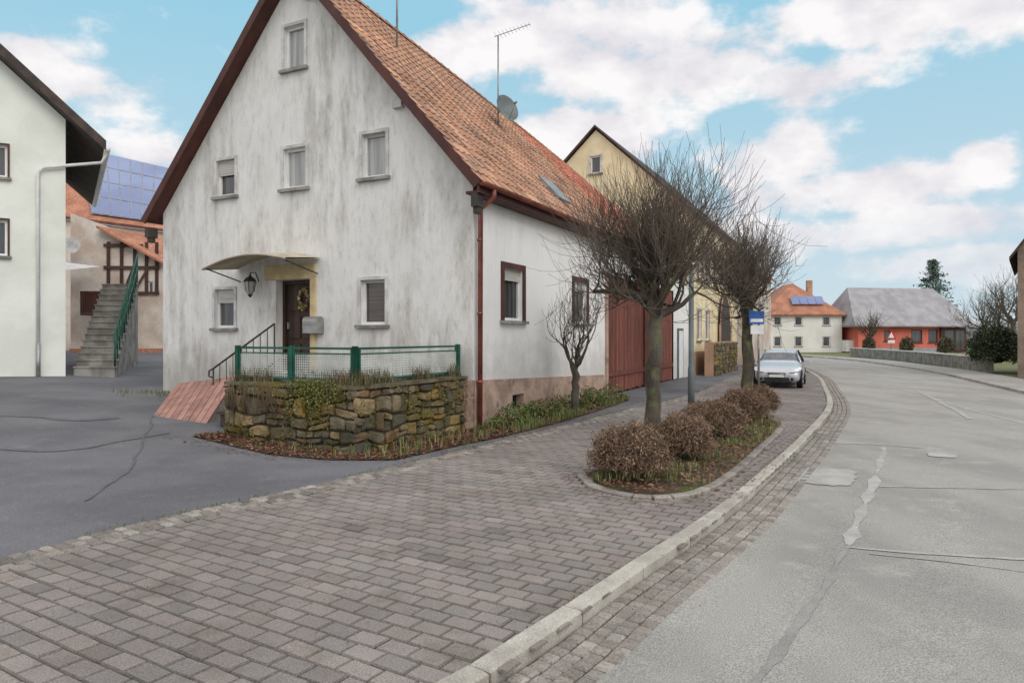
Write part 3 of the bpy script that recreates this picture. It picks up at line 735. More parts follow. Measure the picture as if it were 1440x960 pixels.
Sj=[p for p in resample(offset(S,-.27),step=.015) if 4<p[1]<24]
pts=[(x+R.uniform(-.05,.05),y+R.uniform(-.05,.05),.01) for x,y in Sj if noise.noise(Vector((x*.9,y*.9,0)))>-.05]
blades(mb,pts,.03,greens,.004)
Kj=[p for p in resample(offset(K,-.03),step=.02) if 3<p[1]<24]
pts=[(x+R.uniform(-.02,.02),y+R.uniform(-.02,.02),.0) for x,y in Kj if noise.noise(Vector((x*.8,y*.8,5)))>.05]
blades(mb,pts,.018,greens,.003)
mb.build('joint_weeds',['foliage'])
mb=MB()
pts=[Fg(T0+R.uniform(.0,TA),TB-.12+R.uniform(-.25,.1),.98) for _ in range(1700)]+[Fg(T0+.15+R.uniform(-.15,.2),R.uniform(.1,TB),.98) for _ in range(1800)]
pts=[p for p in pts if noise.noise(Vector(p)*1.6)>-.12]
blades(mb,pts,.28,[lin((122,106,80)),lin((100,90,68)),lin((138,122,92)),lin((90,96,62))],.005)
for k in range(1500):
    p_=Vector(Fg(T0+.75+R.gauss(0,.22),TB+.06+R.uniform(0,.08),1.0-abs(R.gauss(0,.22))+.12)); e=rv()*.02; f=rv()*.016
    kk=R.uniform(.6,1.2); mb.face([p_-e,p_+f,p_+e,p_-f],0,tuple(v*kk for v in R.choice([lin((122,126,68)),lin((104,112,58)),lin((134,130,76))])))
for k in range(4200):
    if R.random()<.5: a=R.uniform(0,TA); p_=Vector(Fg(T0+a,TB+.06+R.uniform(0,.025),R.uniform(.05,1.02)))
    else: a=R.uniform(0,TB); p_=Vector(Fg(T0-.06-R.uniform(0,.025),a,R.uniform(.05,1.02)))
    if noise.noise(p_*2.3)<.08: continue
    e=rv()*.018; f=rv()*.018; kk=R.uniform(.6,1.1); mb.face([p_-e,p_+f,p_+e,p_-f],0,tuple(v*kk for v in R.choice([lin((108,106,58)),lin((90,92,54)),lin((144,126,62))])))
for k in range(60):
    a=T0+R.uniform(1.3,2.7); p0=Vector(Fg(a,TB+.08,1.0)); mb.tube([p0,p0+Vector((R.uniform(-.1,.1),-.03,-.25)),p0+Vector((R.uniform(-.15,.15),-.02,-R.uniform(.3,.7)))],[.005,.004,.002],3,0,lin((106,90,70)))
mb.build('terrace_plants',['foliage'])
# ---------------- trees ----------------
def tree(name,base,th,tr,limbs,lens,maxl=3,kids=(5,5,4),seed=1,upb=.10,twig_r=1.0,spread=1.0,leanto=(0,0),elr=(.25,1.1)):
    global R
    Rs=R; R=random.Random(seed)
    e=grp(name); T=MB(); W=MB()
    b=Vector(base); pts=[b+Vector((0,0,-.05))];rad=[tr*1.35]
    for i in range(1,9):
        q=i/8; pts.append(b+Vector((leanto[0]*q+R.uniform(-.03,.03),leanto[1]*q+R.uniform(-.03,.03),th*q))); rad.append(tr*(1.12-.25*q if q<.9 else 1.12)*R.uniform(.94,1.07))
    T.tube(pts,rad,12)
    top=pts[-1]
    def br(p,d,L,r,l):
        n=5 if l<2 else 4
        P=[p.copy()];rr=[r]; dd=d.copy()
        for i in range(n):
            dd=(dd+rv()*(.30 if l<2 else (.2 if l<3 else .09))+Vector((0,0,upb*(1+.6*l)))).normalized(); P.append(P[-1]+dd*L/n); rr.append(max(.0026*twig_r,r*(1-.62*(i+1)/n)*(R.uniform(.9,1.15) if l<2 else 1)))
        (T if l<2 else W).tube(P,rr,7 if l==0 else (5 if l==1 else 3),0,(1,1,1),False)
        if l<maxl:
            for k in range(kids[l]):
                t=R.uniform(.3,1.0) if k>0 else 1.0
                i=min(n-1,int(t*n)); pp=P[i].lerp(P[i+1],t*n-i)
                s=rv(); nd=(dd*.7+s*.9*spread+Vector((0,0,.14))).normalized()
                br(pp,nd,lens[l+1]*R.uniform(.45,1.35),max(.0045*twig_r,rr[min(i+1,n)]*.68),l+1)
    for k in range(limbs):
        a=2*math.pi*k/limbs+R.uniform(-.3,.3); el=R.uniform(*elr)
        d=Vector((math.cos(a)*math.cos(el),math.sin(a)*math.cos(el),math.sin(el)))
        br(top-Vector((0,0,R.uniform(0,.35))),d,lens[0]*R.uniform(.75,1.15),tr*.52,0)
    T.build('trunk_and_limbs',['bark'],e,recalc=False); W.build('twigs',['twig'],e,recalc=False)
    R=Rs; return e
tree('pollarded_tree',(2.55,12.6,.05),2.4,.135,12,(1.05,.8,.7,.95),3,(6,6,5),seed=3,upb=.085,spread=1.0,leanto=(.06,0),elr=(.15,1.4),twig_r=1.1)
tree('pollarded_tree',(7.2,21.3,.0),2.7,.17,11,(1.15,.85,.7,.95),3,(5,6,5),seed=8,upb=.08,twig_r=1.6,elr=(.2,1.35))
tree('small_bare_tree',Fs(3.4,.75,.05),1.1,.085,5,(1.05,.75,.5,.3),3,(5,4,3),seed=12,upb=.16,elr=(.7,1.45),twig_r=1.2)
# ---------------- bushes ----------------
def bush(name,c,rx,rz_,n,cols,seed=0,size=.035):
    global R
    Rs=R; R=random.Random(seed); mb=MB(); c=Vector(c)
    def rad(d): return 1+.26*noise.noise(d*2.2+Vector((seed,0,0)))+.14*noise.noise(d*6+Vector((0,seed,0)))
    for _ in range(n):
        d=rv(); 
        if d.z<-.5: continue
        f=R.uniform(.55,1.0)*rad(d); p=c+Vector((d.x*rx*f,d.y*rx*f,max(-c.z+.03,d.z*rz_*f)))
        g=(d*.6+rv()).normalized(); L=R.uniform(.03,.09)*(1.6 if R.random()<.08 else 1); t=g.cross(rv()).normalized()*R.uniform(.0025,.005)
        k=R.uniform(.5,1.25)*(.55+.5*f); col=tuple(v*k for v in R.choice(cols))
        mb.face([p-t,p+t,p+g*L+t*.5,p+g*L-t*.5],0,col)
        if R.random()<.6:
            e_=rv()*size*.45; f_=rv()*size*.36; q=p+g*L*.8; mb.face([q-e_,q+f_,q+e_,q-f_],0,col)
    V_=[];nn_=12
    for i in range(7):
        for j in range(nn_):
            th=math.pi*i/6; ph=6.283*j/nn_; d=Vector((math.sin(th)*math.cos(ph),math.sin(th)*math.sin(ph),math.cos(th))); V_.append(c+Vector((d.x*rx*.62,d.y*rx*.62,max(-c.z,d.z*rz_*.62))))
    mb.faces(V_,[(i*nn_+j,i*nn_+(j+1)%nn_,(i+1)*nn_+(j+1)%nn_,(i+1)*nn_+j) for i in range(6) for j in range(nn_)],0,tuple(v*.35 for v in cols[0]))  # dark inner core, put in to block light through the twigs
    o=mb.build(name,['foliage'],recalc=False); R=Rs; return o
bb=[lin((142,116,94)),lin((124,102,84)),lin((154,128,104)),lin((110,92,76)),lin((134,114,96))]
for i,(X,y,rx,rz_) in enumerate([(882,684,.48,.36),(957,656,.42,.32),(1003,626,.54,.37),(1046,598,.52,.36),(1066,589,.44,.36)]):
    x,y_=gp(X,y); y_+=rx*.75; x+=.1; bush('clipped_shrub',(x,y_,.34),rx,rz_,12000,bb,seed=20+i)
mb=MB()
blades(mb,sample(ISL,3200,lambda x,y:.06,dn(1.2,5)),.09,greens,.005)
litter(mb,sample(ISL,4800,lambda x,y:.06),.026,browns)
wideI=[(.6,9),(.8,7.8),(1.5,7.3),(2.5,7.6),(3.4,9),(4.6,11.5),(4.2,11.5),(2.9,9.2),(2.2,8),(1.4,7.75),(1.0,8.2),(.9,9)]
litter(mb,sample(wideI,600,lambda x,y:.004),.018,browns,.004,.2)
mb.build('planter_groundcover',['foliage'])
# ---------------- street furniture ----------------
lp=grp('steel_post'); mb=MB(); x,y_=gp(972,572); mb.tube([(x,y_,0),(x,y_,1.0),(x,y_,1.02),(x,y_,3.5)],[.085,.085,.07,.065],12); mb.tube([(x,y_,3.5),(x,y_,3.53)],[.075,.03],12)
mb.build('post',['postgrey'],lp)
def rsign(name,X,yb,yt,shape,w):
    e=grp(name); mb=MB(); x,y_=gp(X,yb); z1=CH+(HY-yt)/FPX*y_
    mb.tube([(x,y_,0),(x,y_,z1)],.035,8,0)
    F=lambda a,b,z:(x+a,y_+b,z)
    if shape=='bus':
        mb.box(F,-w*1.3,w*.6,-.06,-.04,z1-.42,z1-.02,1); mb.box(F,-w*1.15,w*.45,-.07,-.062,z1-.36,z1-.26,2)
        mb.box(F,-w*1.1,w*.5,-.07,-.045,z1-.72,z1-.46,2)
    else:
        zz=z1-.1
        mb.faces([F(-w,-.05,zz-w*1.3),F(w,-.05,zz-w*1.3),F(0,-.05,zz+.25),F(-w,-.04,zz-w*1.3),F(w,-.04,zz-w*1.3),F(0,-.04,zz+.25)],[(0,1,2),(3,4,5),(0,1,4,3),(1,2,5,4),(2,0,3,5)],3)
        mb.face([F(-w*.62,-.056,zz-w*1.05),F(w*.62,-.056,zz-w*1.05),F(0,-.056,zz+.05)],2)
        mb.box(F,-w*.7,w*.7,-.06,-.04,zz-w*2.1,zz-w*1.5,2)
    mb.build('sign',['metal','blue','white','red'],e)
rsign('bus_stop_sign',1067,556,436,'bus',.24)
rsign('warning_sign',1253,502,466,'tri',.42)
# ---------------- car ----------------
car=grp('parked_car')
def carbuild(O,ang,sc):
    ca_,sa_=math.cos(ang),math.sin(ang)
    F=lambda a,b,z:(O[0]+sc*(a*ca_-b*sa_),O[1]+sc*(a*sa_+b*ca_),O[2]+sc*z)
    st=[(0,.60,.30,.52,.56,.5),(.06,.74,.22,.60,.66,.6),(.28,.83,.2,.70,.79,.66),(.75,.86,.2,.84,.93,.7),(1.0,.865,.2,.90,.99,.72),(1.75,.87,.2,.94,1.40,.60),(2.0,.87,.2,.95,1.45,.6),(2.7,.87,.2,.97,1.47,.59),(3.4,.865,.22,1.0,1.40,.56),(3.82,.84,.26,.98,1.05,.62),(3.95,.78,.34,.70,.74,.6)]
    rings=[]
    for x,hw,zb,zl,zt,ht in st:
        half=[(0,zb),(hw*.86,zb),(hw*.98,zb+.12),(hw,(zb+zl)/2+.02),(hw*.975,zl),(ht+.02,zt-.07 if zt-zl>.2 else zt-.03),(ht*.8,zt-.012),(0,zt)]
        ring=[F(x,b,z) for b,z in half]+[F(x,-b,z) for b,z in half[-2:0:-1]]
        rings.append(ring)
    n=len(rings[0]); bm=bmesh.new(); vs=[[bm.verts.new(p) for p in r] for r in rings]
    for i in range(len(vs)-1):
        for j in range(n):
            f=bm.faces.new((vs[i][j],vs[i][(j+1)%n],vs[i+1][(j+1)%n],vs[i+1][j])); f.smooth=True
            mi=0
            if 4<=i<=8:
                if j in (4,9) and 4<=i<=7: mi=1
                if i==4 and j in (5,6,7,8): mi=1
                if i==8 and j in (5,6,7,8): mi=1
            if j in (0,13): mi=2
            f.material_index=mi
    bm.faces.new(vs[0]); bm.faces.new(vs[-1])
    bmesh.ops.recalc_face_normals(bm,faces=bm.faces)
    me=bpy.data.meshes.new('body'); bm.to_mesh(me); bm.free()
    for k in ('carpaint','gl_car','plastic'): me.materials.append(M[k])
    o=bpy.data.objects.new('body',me); scene.collection.objects.link(o); o.parent=car
    md=o.modifiers.new('s','SUBSURF'); md.levels=2; md.render_levels=2
    mb=MB()
    for x in (.72,3.25):
        for s in (-1,1):
            c0=F(x,s*.68,.31);c1=F(x,s*.885,.31)
            mb.tube([c0,c1],.31*sc,24,0); mb.tube([c1,F(x,s*.892,.31)],.21*sc,20,1)
            mb.tube([F(x,s*.84,.33),F(x,s*.872,.33)],.37*sc,24,0)
            for k in range(5):
                a=k*1.257; mb.tube([F(x,s*.9,.31),F(x+.19*math.cos(a),s*.895,.31+.19*math.sin(a))],.022*sc,4,1)
    mb.build('wheels',['rubber','metal'],car)
    mb=MB()
    for s in (-1,1):
        pts=[(.015,.44,.60),(.03,.64,.62),(.17,.80,.68),(.34,.845,.76),(.36,.76,.80),(.12,.62,.72),(.045,.50,.66)]
        V_=[F(a,s*b,z) for a,b,z in pts]+[F(a-.035,s*(b+.03),z+.02) for a,b,z in pts]
        k=len(pts); mb.faces(V_,[tuple(range(k,2*k))]+[(i,(i+1)%k,k+(i+1)%k,k+i) for i in range(k)],0)
        mb.tube([F(.0,s*.55,.36),F(.06,s*.55,.36)],.06*sc,10,1)
        V_=[F(1.22+a,s*(.93+b),.98+z) for a in (-.06,.07) for b in (-.02,.16) for z in (-.06,.07)]
        mb.faces(V_,[(0,1,3,2),(4,5,7,6),(0,1,5,4),(2,3,7,6),(0,2,6,4),(1,3,7,5)],3)
        mb.tube([F(1.0,s*.80,.96),F(1.8,s*.60,1.38)],.03*sc,5,3); mb.tube([F(2.45,s*.86,.95),F(2.45,s*.625,1.42)],.035*sc,5,1)
    mb.box(F,-.03,.05,-.45,.45,.24,.42,1); mb.box(F,-.028,.05,-.32,.32,.53,.60,1); mb.box(F,-.04,-.03,-.26,.26,.43,.53,2)
    mb.tube([F(-.035,-.3,.565),F(-.035,.3,.565)],.012*sc,5,3)
    mb.build('car_details',['lamp','plastic','white','carpaint'],car)
cx0,cy0=gp(1090,546); ang=math.atan2(.905,.425)
carbuild((cx0+.05,cy0+.0,.0),ang,.9)
# ---------------- neighbouring houses ----------------
def simplehouse(name,F,w,l,ze,zr,wm,rm,z0=-.1,over=.35,wins_front=(),wins_side=(),hip=0,th=.14):
    e=grp(name); mb=MB()
    gab=[(0,z0),(0,ze),(w/2,zr-.1),(w,ze),(w,z0)] if hip==0 else [(0,z0),(0,ze),(w,ze),(w,z0)]
    wall(mb,F,gab,[x[:4] for x in wins_front])
    wall(mb,lambda a,b,z:F(a,-l-b,z),gab,[])
    Fsd=lambda a,b,z:F(-b,-a,z)
    wall(mb,Fsd,[(0,z0),(0,ze),(l,ze),(l,z0)],[x[:4] for x in wins_side])
    wall(mb,lambda a,b,z:F(w+b,-a,z),[(0,z0),(0,ze),(l,ze),(l,z0)],[])
    mb.build('walls',[wm],e)
    mb=MB(); sl_=(zr-ze)/(w/2); zo=ze-sl_*over
    hp=hip*l if hip else 0
    for sgn in (0,1):
        a0=-over if sgn==0 else w+over
        vs=[]
        for t in (0,th):
            vs+=[F(a0,over,zo+t),F(w/2,over-hp,zr+t),F(w/2,-l-over+hp,zr+t),F(a0,-l-over,zo+t)]
        mb.faces(vs,[(0,1,2,3),(4,5,6,7),(0,1,5,4),(1,2,6,5),(2,3,7,6),(3,0,4,7)],0)
    if hip:
        for b0,b1_ in ((over,over-hp),(-l-over,-l-over+hp)):
            mb.face([F(-over,b0,zo+th),F(w+over,b0,zo+th),F(w/2,b1_,zr+th)],0); mb.face([F(-over,b0,zo),F(w+over,b0,zo),F(w/2,b1_,zr)],0)
    mb.build('roof',[rm],e)
    for x in wins_front: window(e,F,*x[:4],gl='gl_dark',rev=.12)
    for x in wins_side: window(e,Fsd,*x[:4],gl='gl_dark',rev=.12)
    return e
Fy=frame((C[0]+V[0]*19,C[1]+V[1]*19),U,nV)
wf=[(4.15,4.65,9.3,10.1)]
ws=[(1.0+i*1.9,1.9+i*1.9,4.3,5.8) for i in range(6)]+[(1,1.9,1.6,3.0),(2.9,3.8,1.6,3.0)]
yh=simplehouse('cream_gabled_house',Fy,8.78,12,7.2,11.4,'cream','darkroof',wins_front=wf,wins_side=ws,over=.18,th=.1)
mb=MB(); Fys=lambda a,b,z:Fy(-b,-a,z)
mb.box(Fys,0.05,11.95,.02,.08,-.1,1.1,0)
na=12; a0_,a1_=6.2,9.2; zc=2.4; r=(a1_-a0_)/2; cxa=(a0_+a1_)/2
ring_o=[(cxa+(r+.3)*math.cos(math.pi*k/na),zc+(r+.3)*math.sin(math.pi*k/na)) for k in range(na+1)]; ring_i=[(cxa+r*math.cos(math.pi*k/na),zc+r*math.sin(math.pi*k/na)) for k in range(na+1)]
for k in range(na):
    mb.face([Fys(*q) for q in ((ring_o[k][0],.14,ring_o[k][1]),(ring_o[k+1][0],.14,ring_o[k+1][1]),(ring_i[k+1][0],.14,ring_i[k+1][1]),(ring_i[k][0],.14,ring_i[k][1]))],0)
    mb.face([Fys(ring_i[k][0],.10,ring_i[k][1]),Fys(ring_i[k+1][0],.10,ring_i[k+1][1]),Fys(cxa,.10,zc)],1)
mb.box(Fys,a0_,a1_,.085,.1,0,zc,1)
mb.box(Fys,a0_-.3,a0_,.085,.14,0,zc,0); mb.box(Fys,a1_,a1_+.3,.085,.14,0,zc,0)
mb.build('arched_gate',['sandstone','door'],yh)
ob=grp('white_outbuilding'); mb=MB()
wall(mb,frame((C[0]+V[0]*17.5,C[1]+V[1]*17.5),V,nU),[(0,-.1),(1.5,-.1),(1.5,4.0),(0,4.0)],[])
mb.build('walls',['side'],ob); mb=MB(); mb.box(Fs,bd1+.6,bd1+1.5,.01,.05,.0,2.1,0); mb.box(Fs,bd1+.7,bd1+1.4,.052,.06,.1,2.0,1); mb.build('garden_door',['postgrey','white'],ob)
Fy2=frame((C[0]+V[0]*33+.6,C[1]+V[1]*33),U,nV)
simplehouse('terraced_house',Fy2,8,10,6.0,9.5,'oldplaster','orangeroof',wins_side=[(1+i*2,1.9+i*2,3.8,5.0) for i in range(4)])
gw_=grp('sandstone_garden_wall'); mb=MB(); rubble(mb,lambda a,b,z:Fs(19.2+a,.9+b,z),0,6,0,1.5); mb.box(Fs,19.2,25.2,.5,.885,-.1,1.52,1); mb.build('stones',['stone','sandstone'],gw_)
# ---------------- left building ----------------
P0=(-12.3,19.2); Ul=(-.84,-.54); Vl=(-.54,.84)
Fl2=frame(P0,Ul,(-Vl[0],-Vl[1]))
lb=grp('pale_rendered_house'); mb=MB()
def lz_(X,y,u): return CH+(HY-y)/FPX*(P0[1]+Ul[1]*u)
uw0=1.3; 
wh=[(uw0,uw0+1.0,lz_(8,360,uw0),lz_(8,310,uw0)),(uw0,uw0+1.0,lz_(8,250,uw0),lz_(8,205,uw0))]
wall(mb,Fl2,[(0,.3),(0,7.75),(4,11.4),(8,7.75),(8,.3)],wh)
wall(mb,lambda a,b,z:Fl2(-b,-a,z),[(0,.3),(9,.3),(9,7.75),(0,7.75)],[])
mb.build('walls',['mint'],lb)
for w in wh: window(lb,Fl2,*w,gl='gl_dark',frame_m='white',trim='brownwood',tw=.05)
mb=MB()
for sgn in (1,-1):
    vs=[]
    for h in (0,.28):
        for (a,z_) in ((-.95,6.95),(4,11.45)):
            for b_ in (.45,-9.5):
                aa=a if sgn>0 else 8-a
                vs.append(Fl2(aa,b_,z_+h-.02))
    mb.faces(vs,[(0,1,3,2),(4,5,7,6),(0,2,6,4),(1,3,7,5),(0,1,5,4),(2,3,7,6)])
mb.build('roof',['darkroof'],lb)
mb=MB()
mb.tube([Fl2(-.98,.45,6.98),Fl2(-.98,-9.5,6.98)],.08,8)
mb.tube([Fl2(-.98,.3,6.9),Fl2(-.85,.12,6.65),Fl2(.5,.1,6.35),Fl2(.62,.1,6.2),Fl2(.62,.1,1.6)],.045,8)
mb.build('downpipe',['white'],lb)
mb=MB(); mb.tube([Fl2(.62,.1,1.6),Fl2(.62,.1,.5)],.055,8); mb.build('standpipe',['metal'],lb)
st_=grp('outdoor_staircase'); mb=MB()
F5=frame((P0[0]+.1,P0[1]+.2),(1,0.0),(-.36,.933))
nst=15
for i in range(nst):
    z_=.72+.185*(i+1); d=i*.30; mb.box(F5,.0,1.15,d,d+.32,.4,z_,0,(1,1,1)); mb.box(F5,-.02,1.2,d-.03,d+.3,z_+.002,z_+.04,0)
mb.build('steps',['concrete'],st_)
mb=MB()
for h in (.95,.5): mb.tube([F5(1.15,0,.9+h),F5(1.15,4.4,3.6+h)],.03,6)
for i in range(12): mb.tube([F5(1.15,i*.4,.9+i*.245),F5(1.15,i*.4,1.85+i*.245)],.02 if i%4 else .03,5)
mb.build('stair_railing',['green'],st_)
# ---------------- timber-frame house and solar barn ----------------
th_=grp('half_timbered_house')
def px3(X,y,d): return ((X-720)/FPX*d,d,CH+(HY-y)/FPX*d)
D1=31.0
F6=lambda a,b,z:((-18.9+a),D1-b+.06*a,z)
def a6(X): return (X-720)/FPX*D1+18.9
def z6(y): return CH+(HY-y)/FPX*D1
aL,aR=a6(100),a6(250)
mb=MB()
hs=[(a6(150),a6(160),z6(470),z6(448)),(a6(205),a6(213),z6(415),z6(395))]
wall(mb,F6,[(aL,.8),(aL,z6(300)),(a6(150),z6(318)),(aR,z6(372)),(aR,.8)],hs)
mb.build('walls',['oldplaster'],th_)
for h in hs: window(th_,F6,*h,gl='gl_dark',trim=None,rev=.12,sill=False)
mb=MB()
for X in (152,170,188,204,218): mb.box(F6,a6(X)-.07,a6(X)+.07,.01,.05,z6(412),z6(340),0)
for y in (412,376,345): mb.box(F6,a6(146),a6(200 if y==345 else 222),.055,.08,z6(y)-.07,z6(y)+.07,0)
mb.faces([F6(a6(172),.085,z6(410)),F6(a6(176),.085,z6(410)),F6(a6(188),.085,z6(378)),F6(a6(184),.085,z6(378))],[(0,1,2,3)],0)
mb.faces([F6(a6(204),.085,z6(378)),F6(a6(208),.085,z6(378)),F6(a6(190),.085,z6(410)),F6(a6(186),.085,z6(410))],[(0,1,2,3)],0)
mb.box(F6,a6(130),a6(193),.1,.9,z6(444),z6(440),0)
for k in range(26): 
    a=a6(130)+(a6(193)-a6(130))*k/26; mb.box(F6,a,a+.06,.86,.9,z6(440),z6(414),1)
mb.box(F6,a6(130),a6(193),.84,.92,z6(414),z6(411),1)
mb.build('timber_frame_and_balcony',['timber','brownwood'],th_)
mb=MB(); mb.box(F6,aL,aR,.02,.08,.8,z6(490),0); mb.build('orange_plinth',['orangeroof'],th_)
mb=MB()
vs=[F6(a6(142),.4,z6(322)),F6(a6(232),.4,z6(372)),F6(a6(236),-2.5,z6(335)),F6(a6(150),-2.5,z6(318))]
vs+= [(v[0],v[1],v[2]+.1) for v in vs]
mb.faces(vs,[(0,1,2,3),(4,5,6,7),(0,1,5,4),(1,2,6,5),(2,3,7,6),(3,0,4,7)]); mb.build('lower_roof',['orangeroof'],th_)
mb=MB(); mb.face([F6(a6(78),.5,z6(368)),F6(a6(150),.5,z6(376)),F6(a6(140),2.6,z6(388)),F6(a6(76),2.6,z6(378))]); mb.build('awning',['white'],th_)
mb=MB(); dd=Vector(F6(a6(110),.3,z6(346))); V_=[dd+Vector((.35*math.cos(k/16*6.28),-.08 ,.35*math.sin(k/16*6.28))) for k in range(16)]+[dd]
mb.faces(V_,[(16,k,(k+1)%16) for k in range(16)],0,(1,1,1),True); mb.build('satellite_dish_small',['trim'],th_)
sb=grp('barn_with_solar_roof'); mb=MB()
D2=36.0
bl,br_=px3(60,300,D2),px3(232,322,D2); tl_,tr_=px3(60,196,D2+5),px3(242,238,D2+5)
def q3(u,v,h=0):
    a=Vector(bl).lerp(Vector(br_),u); b=Vector(tl_).lerp(Vector(tr_),u); p=a.lerp(b,v); return p+Vector((0,-.6,.75))*h
mb.faces([q3(0,0),q3(1,0),q3(1,1),q3(0,1),q3(0,0,-.2),q3(1,0,-.2),q3(1,1,-.2),q3(0,1,-.2)],[(0,1,2,3),(4,5,6,7),(0,1,5,4),(1,2,6,5),(2,3,7,6),(3,0,4,7)],0)
mb.faces([(bl[0],bl[1]+.3,.5),(br_[0],br_[1]+.3,.5),(br_[0],br_[1]+.3,br_[2]-.15),(bl[0],bl[1]+.3,bl[2]-.15),(tr_[0],tr_[1],.5),(tr_[0],tr_[1],tr_[2]-.2)],[(0,1,2,3),(1,4,5,2)],2)
nu,nv=7,4
def uv(i,j):
    v=.06+.92*j/nv; sh=.12*(1-v); return (.30+sh*.9+(.97-.30-sh*.9)*i/nu, v)
for i in range(nu):
    for j in range(nv):
        (a,c),(b,_),(b2_,d),(a2_,_)=uv(i,j),uv(i+1,j),uv(i+1,j+1),uv(i,j+1)
        mb.faces([q3(a,c,.10),q3(b,c,.10),q3(b2_,d,.10),q3(a2_,d,.10)],[(0,1,2,3)],3)
        mb.faces([q3(a+.004,c+.008,.115),q3(b-.004,c+.008,.115),q3(b2_-.004,d-.008,.115),q3(a2_+.004,d-.008,.115)],[(0,1,2,3)],1)
mb.build('roof_and_walls',['orangeroof','pv','oldplaster','metal'],sb)
# ---------------- distant right ----------------
D3=80.0
def hx(X,D): return (X-720)/FPX*D
F7=lambda a,b,z:(hx(1074,D3)+a,D3-b,z)
w7=hx(1184,D3)-hx(1074,D3)
def pyz(y,D): return CH+(HY-y)/FPX*D
wn=[(1.2,2.0,3.0,4.0),(3.6,4.4,3.0,4.0),(6.8,7.6,3.0,4.0),(1.2,2.0,.6,1.7),(3.6,4.4,.6,1.7),(6.8,7.6,.6,1.7)]
e=simplehouse('white_hipped_house',F7,w7,9,4.4,7.9,'yellowhouse','orangeroof',over=.4,wins_front=wn,hip=.38)
mb=MB()
for i in range(4): mb.faces([F7(3.4+i*.95,.0-.25,5.45),F7(4.3+i*.95,-.25,5.45),F7(4.3+i*.95,-1.1,6.4),F7(3.4+i*.95,-1.1,6.4)],[(0,1,2,3)],0)
mb.box(F7,6.3,6.9,-3.5,-3,6.5,8.4,1); mb.box(F7,w7+.01,w7+1.2,-2,1.0,0,1.3,2)
mb.build('solar_panels_and_chimney',['pv','sandstone','white'],e)
rb=grp('red_community_building'); D4=78.0
F8=lambda a,b,z:(hx(1207,D4)+a,D4-b+.18*a,z)
w8=hx(1378,D4)-hx(1207,D4); ze8=pyz(455,D4); zr8=pyz(407,D4)+.4
wr=[(3.2,4.0,1.2,2.4),(6.6,8.0,1.0,2.5),(8.8,10.0,1.0,2.5)]
mb=MB(); wall(mb,F8,[(0,-.1),(0,ze8),(w8,ze8),(w8,-.1)],wr)
wall(mb,lambda a,b,z:F8(-b,-a,z),[(0,-.1),(0,ze8),(9,ze8),(9,-.1)],[])
wall(mb,lambda a,b,z:F8(w8+b,-a,z),[(0,-.1),(0,ze8),(9,ze8),(9,-.1)],[])
mb.build('walls',['redplaster'],rb)
for w in wr: window(rb,F8,*w,gl='gl_dark',frame_m='brownwood',trim=None,rev=.12,simple=True)
mb=MB(); mb.box(F8,w8-3.4,w8-.1,.02,.25,0,ze8-.1,0); mb.box(F8,w8-2.9,w8-1.8,.255,.27,.2,2.4,1); mb.box(F8,w8-1.5,w8-.4,.255,.27,.2,2.4,1); mb.box(F8,-.0,w8-3.4,.02,.06,-.1,.45,2)
mb.build('wood_entrance',['brownwood','gl_dark','greyroof'],rb)
mb=MB(); o_=.9
Q=[F8(-o_,o_,ze8-.35),F8(w8+o_*1.3,o_,ze8-.35),F8(w8-1.2,-4.5,zr8),F8(1.0,-4.5,zr8),F8(-o_,-9-o_,ze8-.35),F8(w8+o_*1.3,-9-o_,ze8-.35)]
for dz in (0,.15):
    q=[(v[0],v[1],v[2]+dz) for v in Q]
    mb.faces(q,[(0,1,2,3),(4,5,2,3),(0,3,4),(1,2,5)])
mb.face([Q[0],Q[1],(Q[1][0],Q[1][1],Q[1][2]+.15),(Q[0][0],Q[0][1],Q[0][2]+.15)])
mb.build('roof',['greyroof'],rb)
bw=grp('boundary_wall'); mb=MB(); Pw=[gp(1388,521),gp(1300,509),gp(1240,503),gp(1195,499)]
for a,b in zip(Pw,Pw[1:]):
    l=math.dist(a,b); t=((b[0]-a[0])/l,(b[1]-a[1])/l); Fw=frame(a,t,(t[1],-t[0])); mb.box(Fw,0,l-.01,0,.3,-.1,.62); mb.box(Fw,0,l-.01,-.04,.34,.623,.70,1)
mb.build('wall_and_coping',['concrete','trim'],bw)
hg=[lin((74,84,62)),lin((62,72,54)),lin((86,94,68))]
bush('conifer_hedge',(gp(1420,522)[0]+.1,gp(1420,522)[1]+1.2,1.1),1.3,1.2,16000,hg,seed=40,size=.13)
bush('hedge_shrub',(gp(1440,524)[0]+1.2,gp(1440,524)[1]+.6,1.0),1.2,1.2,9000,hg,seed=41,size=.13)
for i,(X,D,r_) in enumerate([(1275,66,.6),(1330,62,.7),(1222,70,.6)]):
    bush('garden_shrub',(hx(X,D),D,.8),r_,.9,2500,[lin((110,98,80)),lin((92,96,70))],seed=60+i,size=.2)
D5=31; F9=frame((hx(1431,D5),D5),(.80,-.60),(-.60,-.80))
simplehouse('brown_barn',F9,8,10,5.6,11.5,'brownbarn','darkroof',over=.3)
tree('bare_tree',(hx(1405,48),48,0),2.0,.14,8,(1.6,1.3,1.0,.8),2,(5,4,4),seed=31,twig_r=2.3,upb=.1)
tree('bare_tree',(hx(1383,60),60,0),2.6,.14,8,(1.8,1.4,1.1,.9),2,(6,5,4),seed=32,twig_r=2.7,upb=.1)
tree('bare_tree',(hx(1224,70),70,-.1),1.8,.14,8,(1.3,1.1,.9,.6),2,(6,5,4),seed=33,twig_r=3,upb=.08)
tree('bare_tree',(hx(1425,54),54,0),3.0,.18,8,(2.4,1.9,1.4,.9),2,(6,6,4),seed=34,twig_r=2.6,upb=.1)
pn=MB(); bx,by=hx(1312,96),96
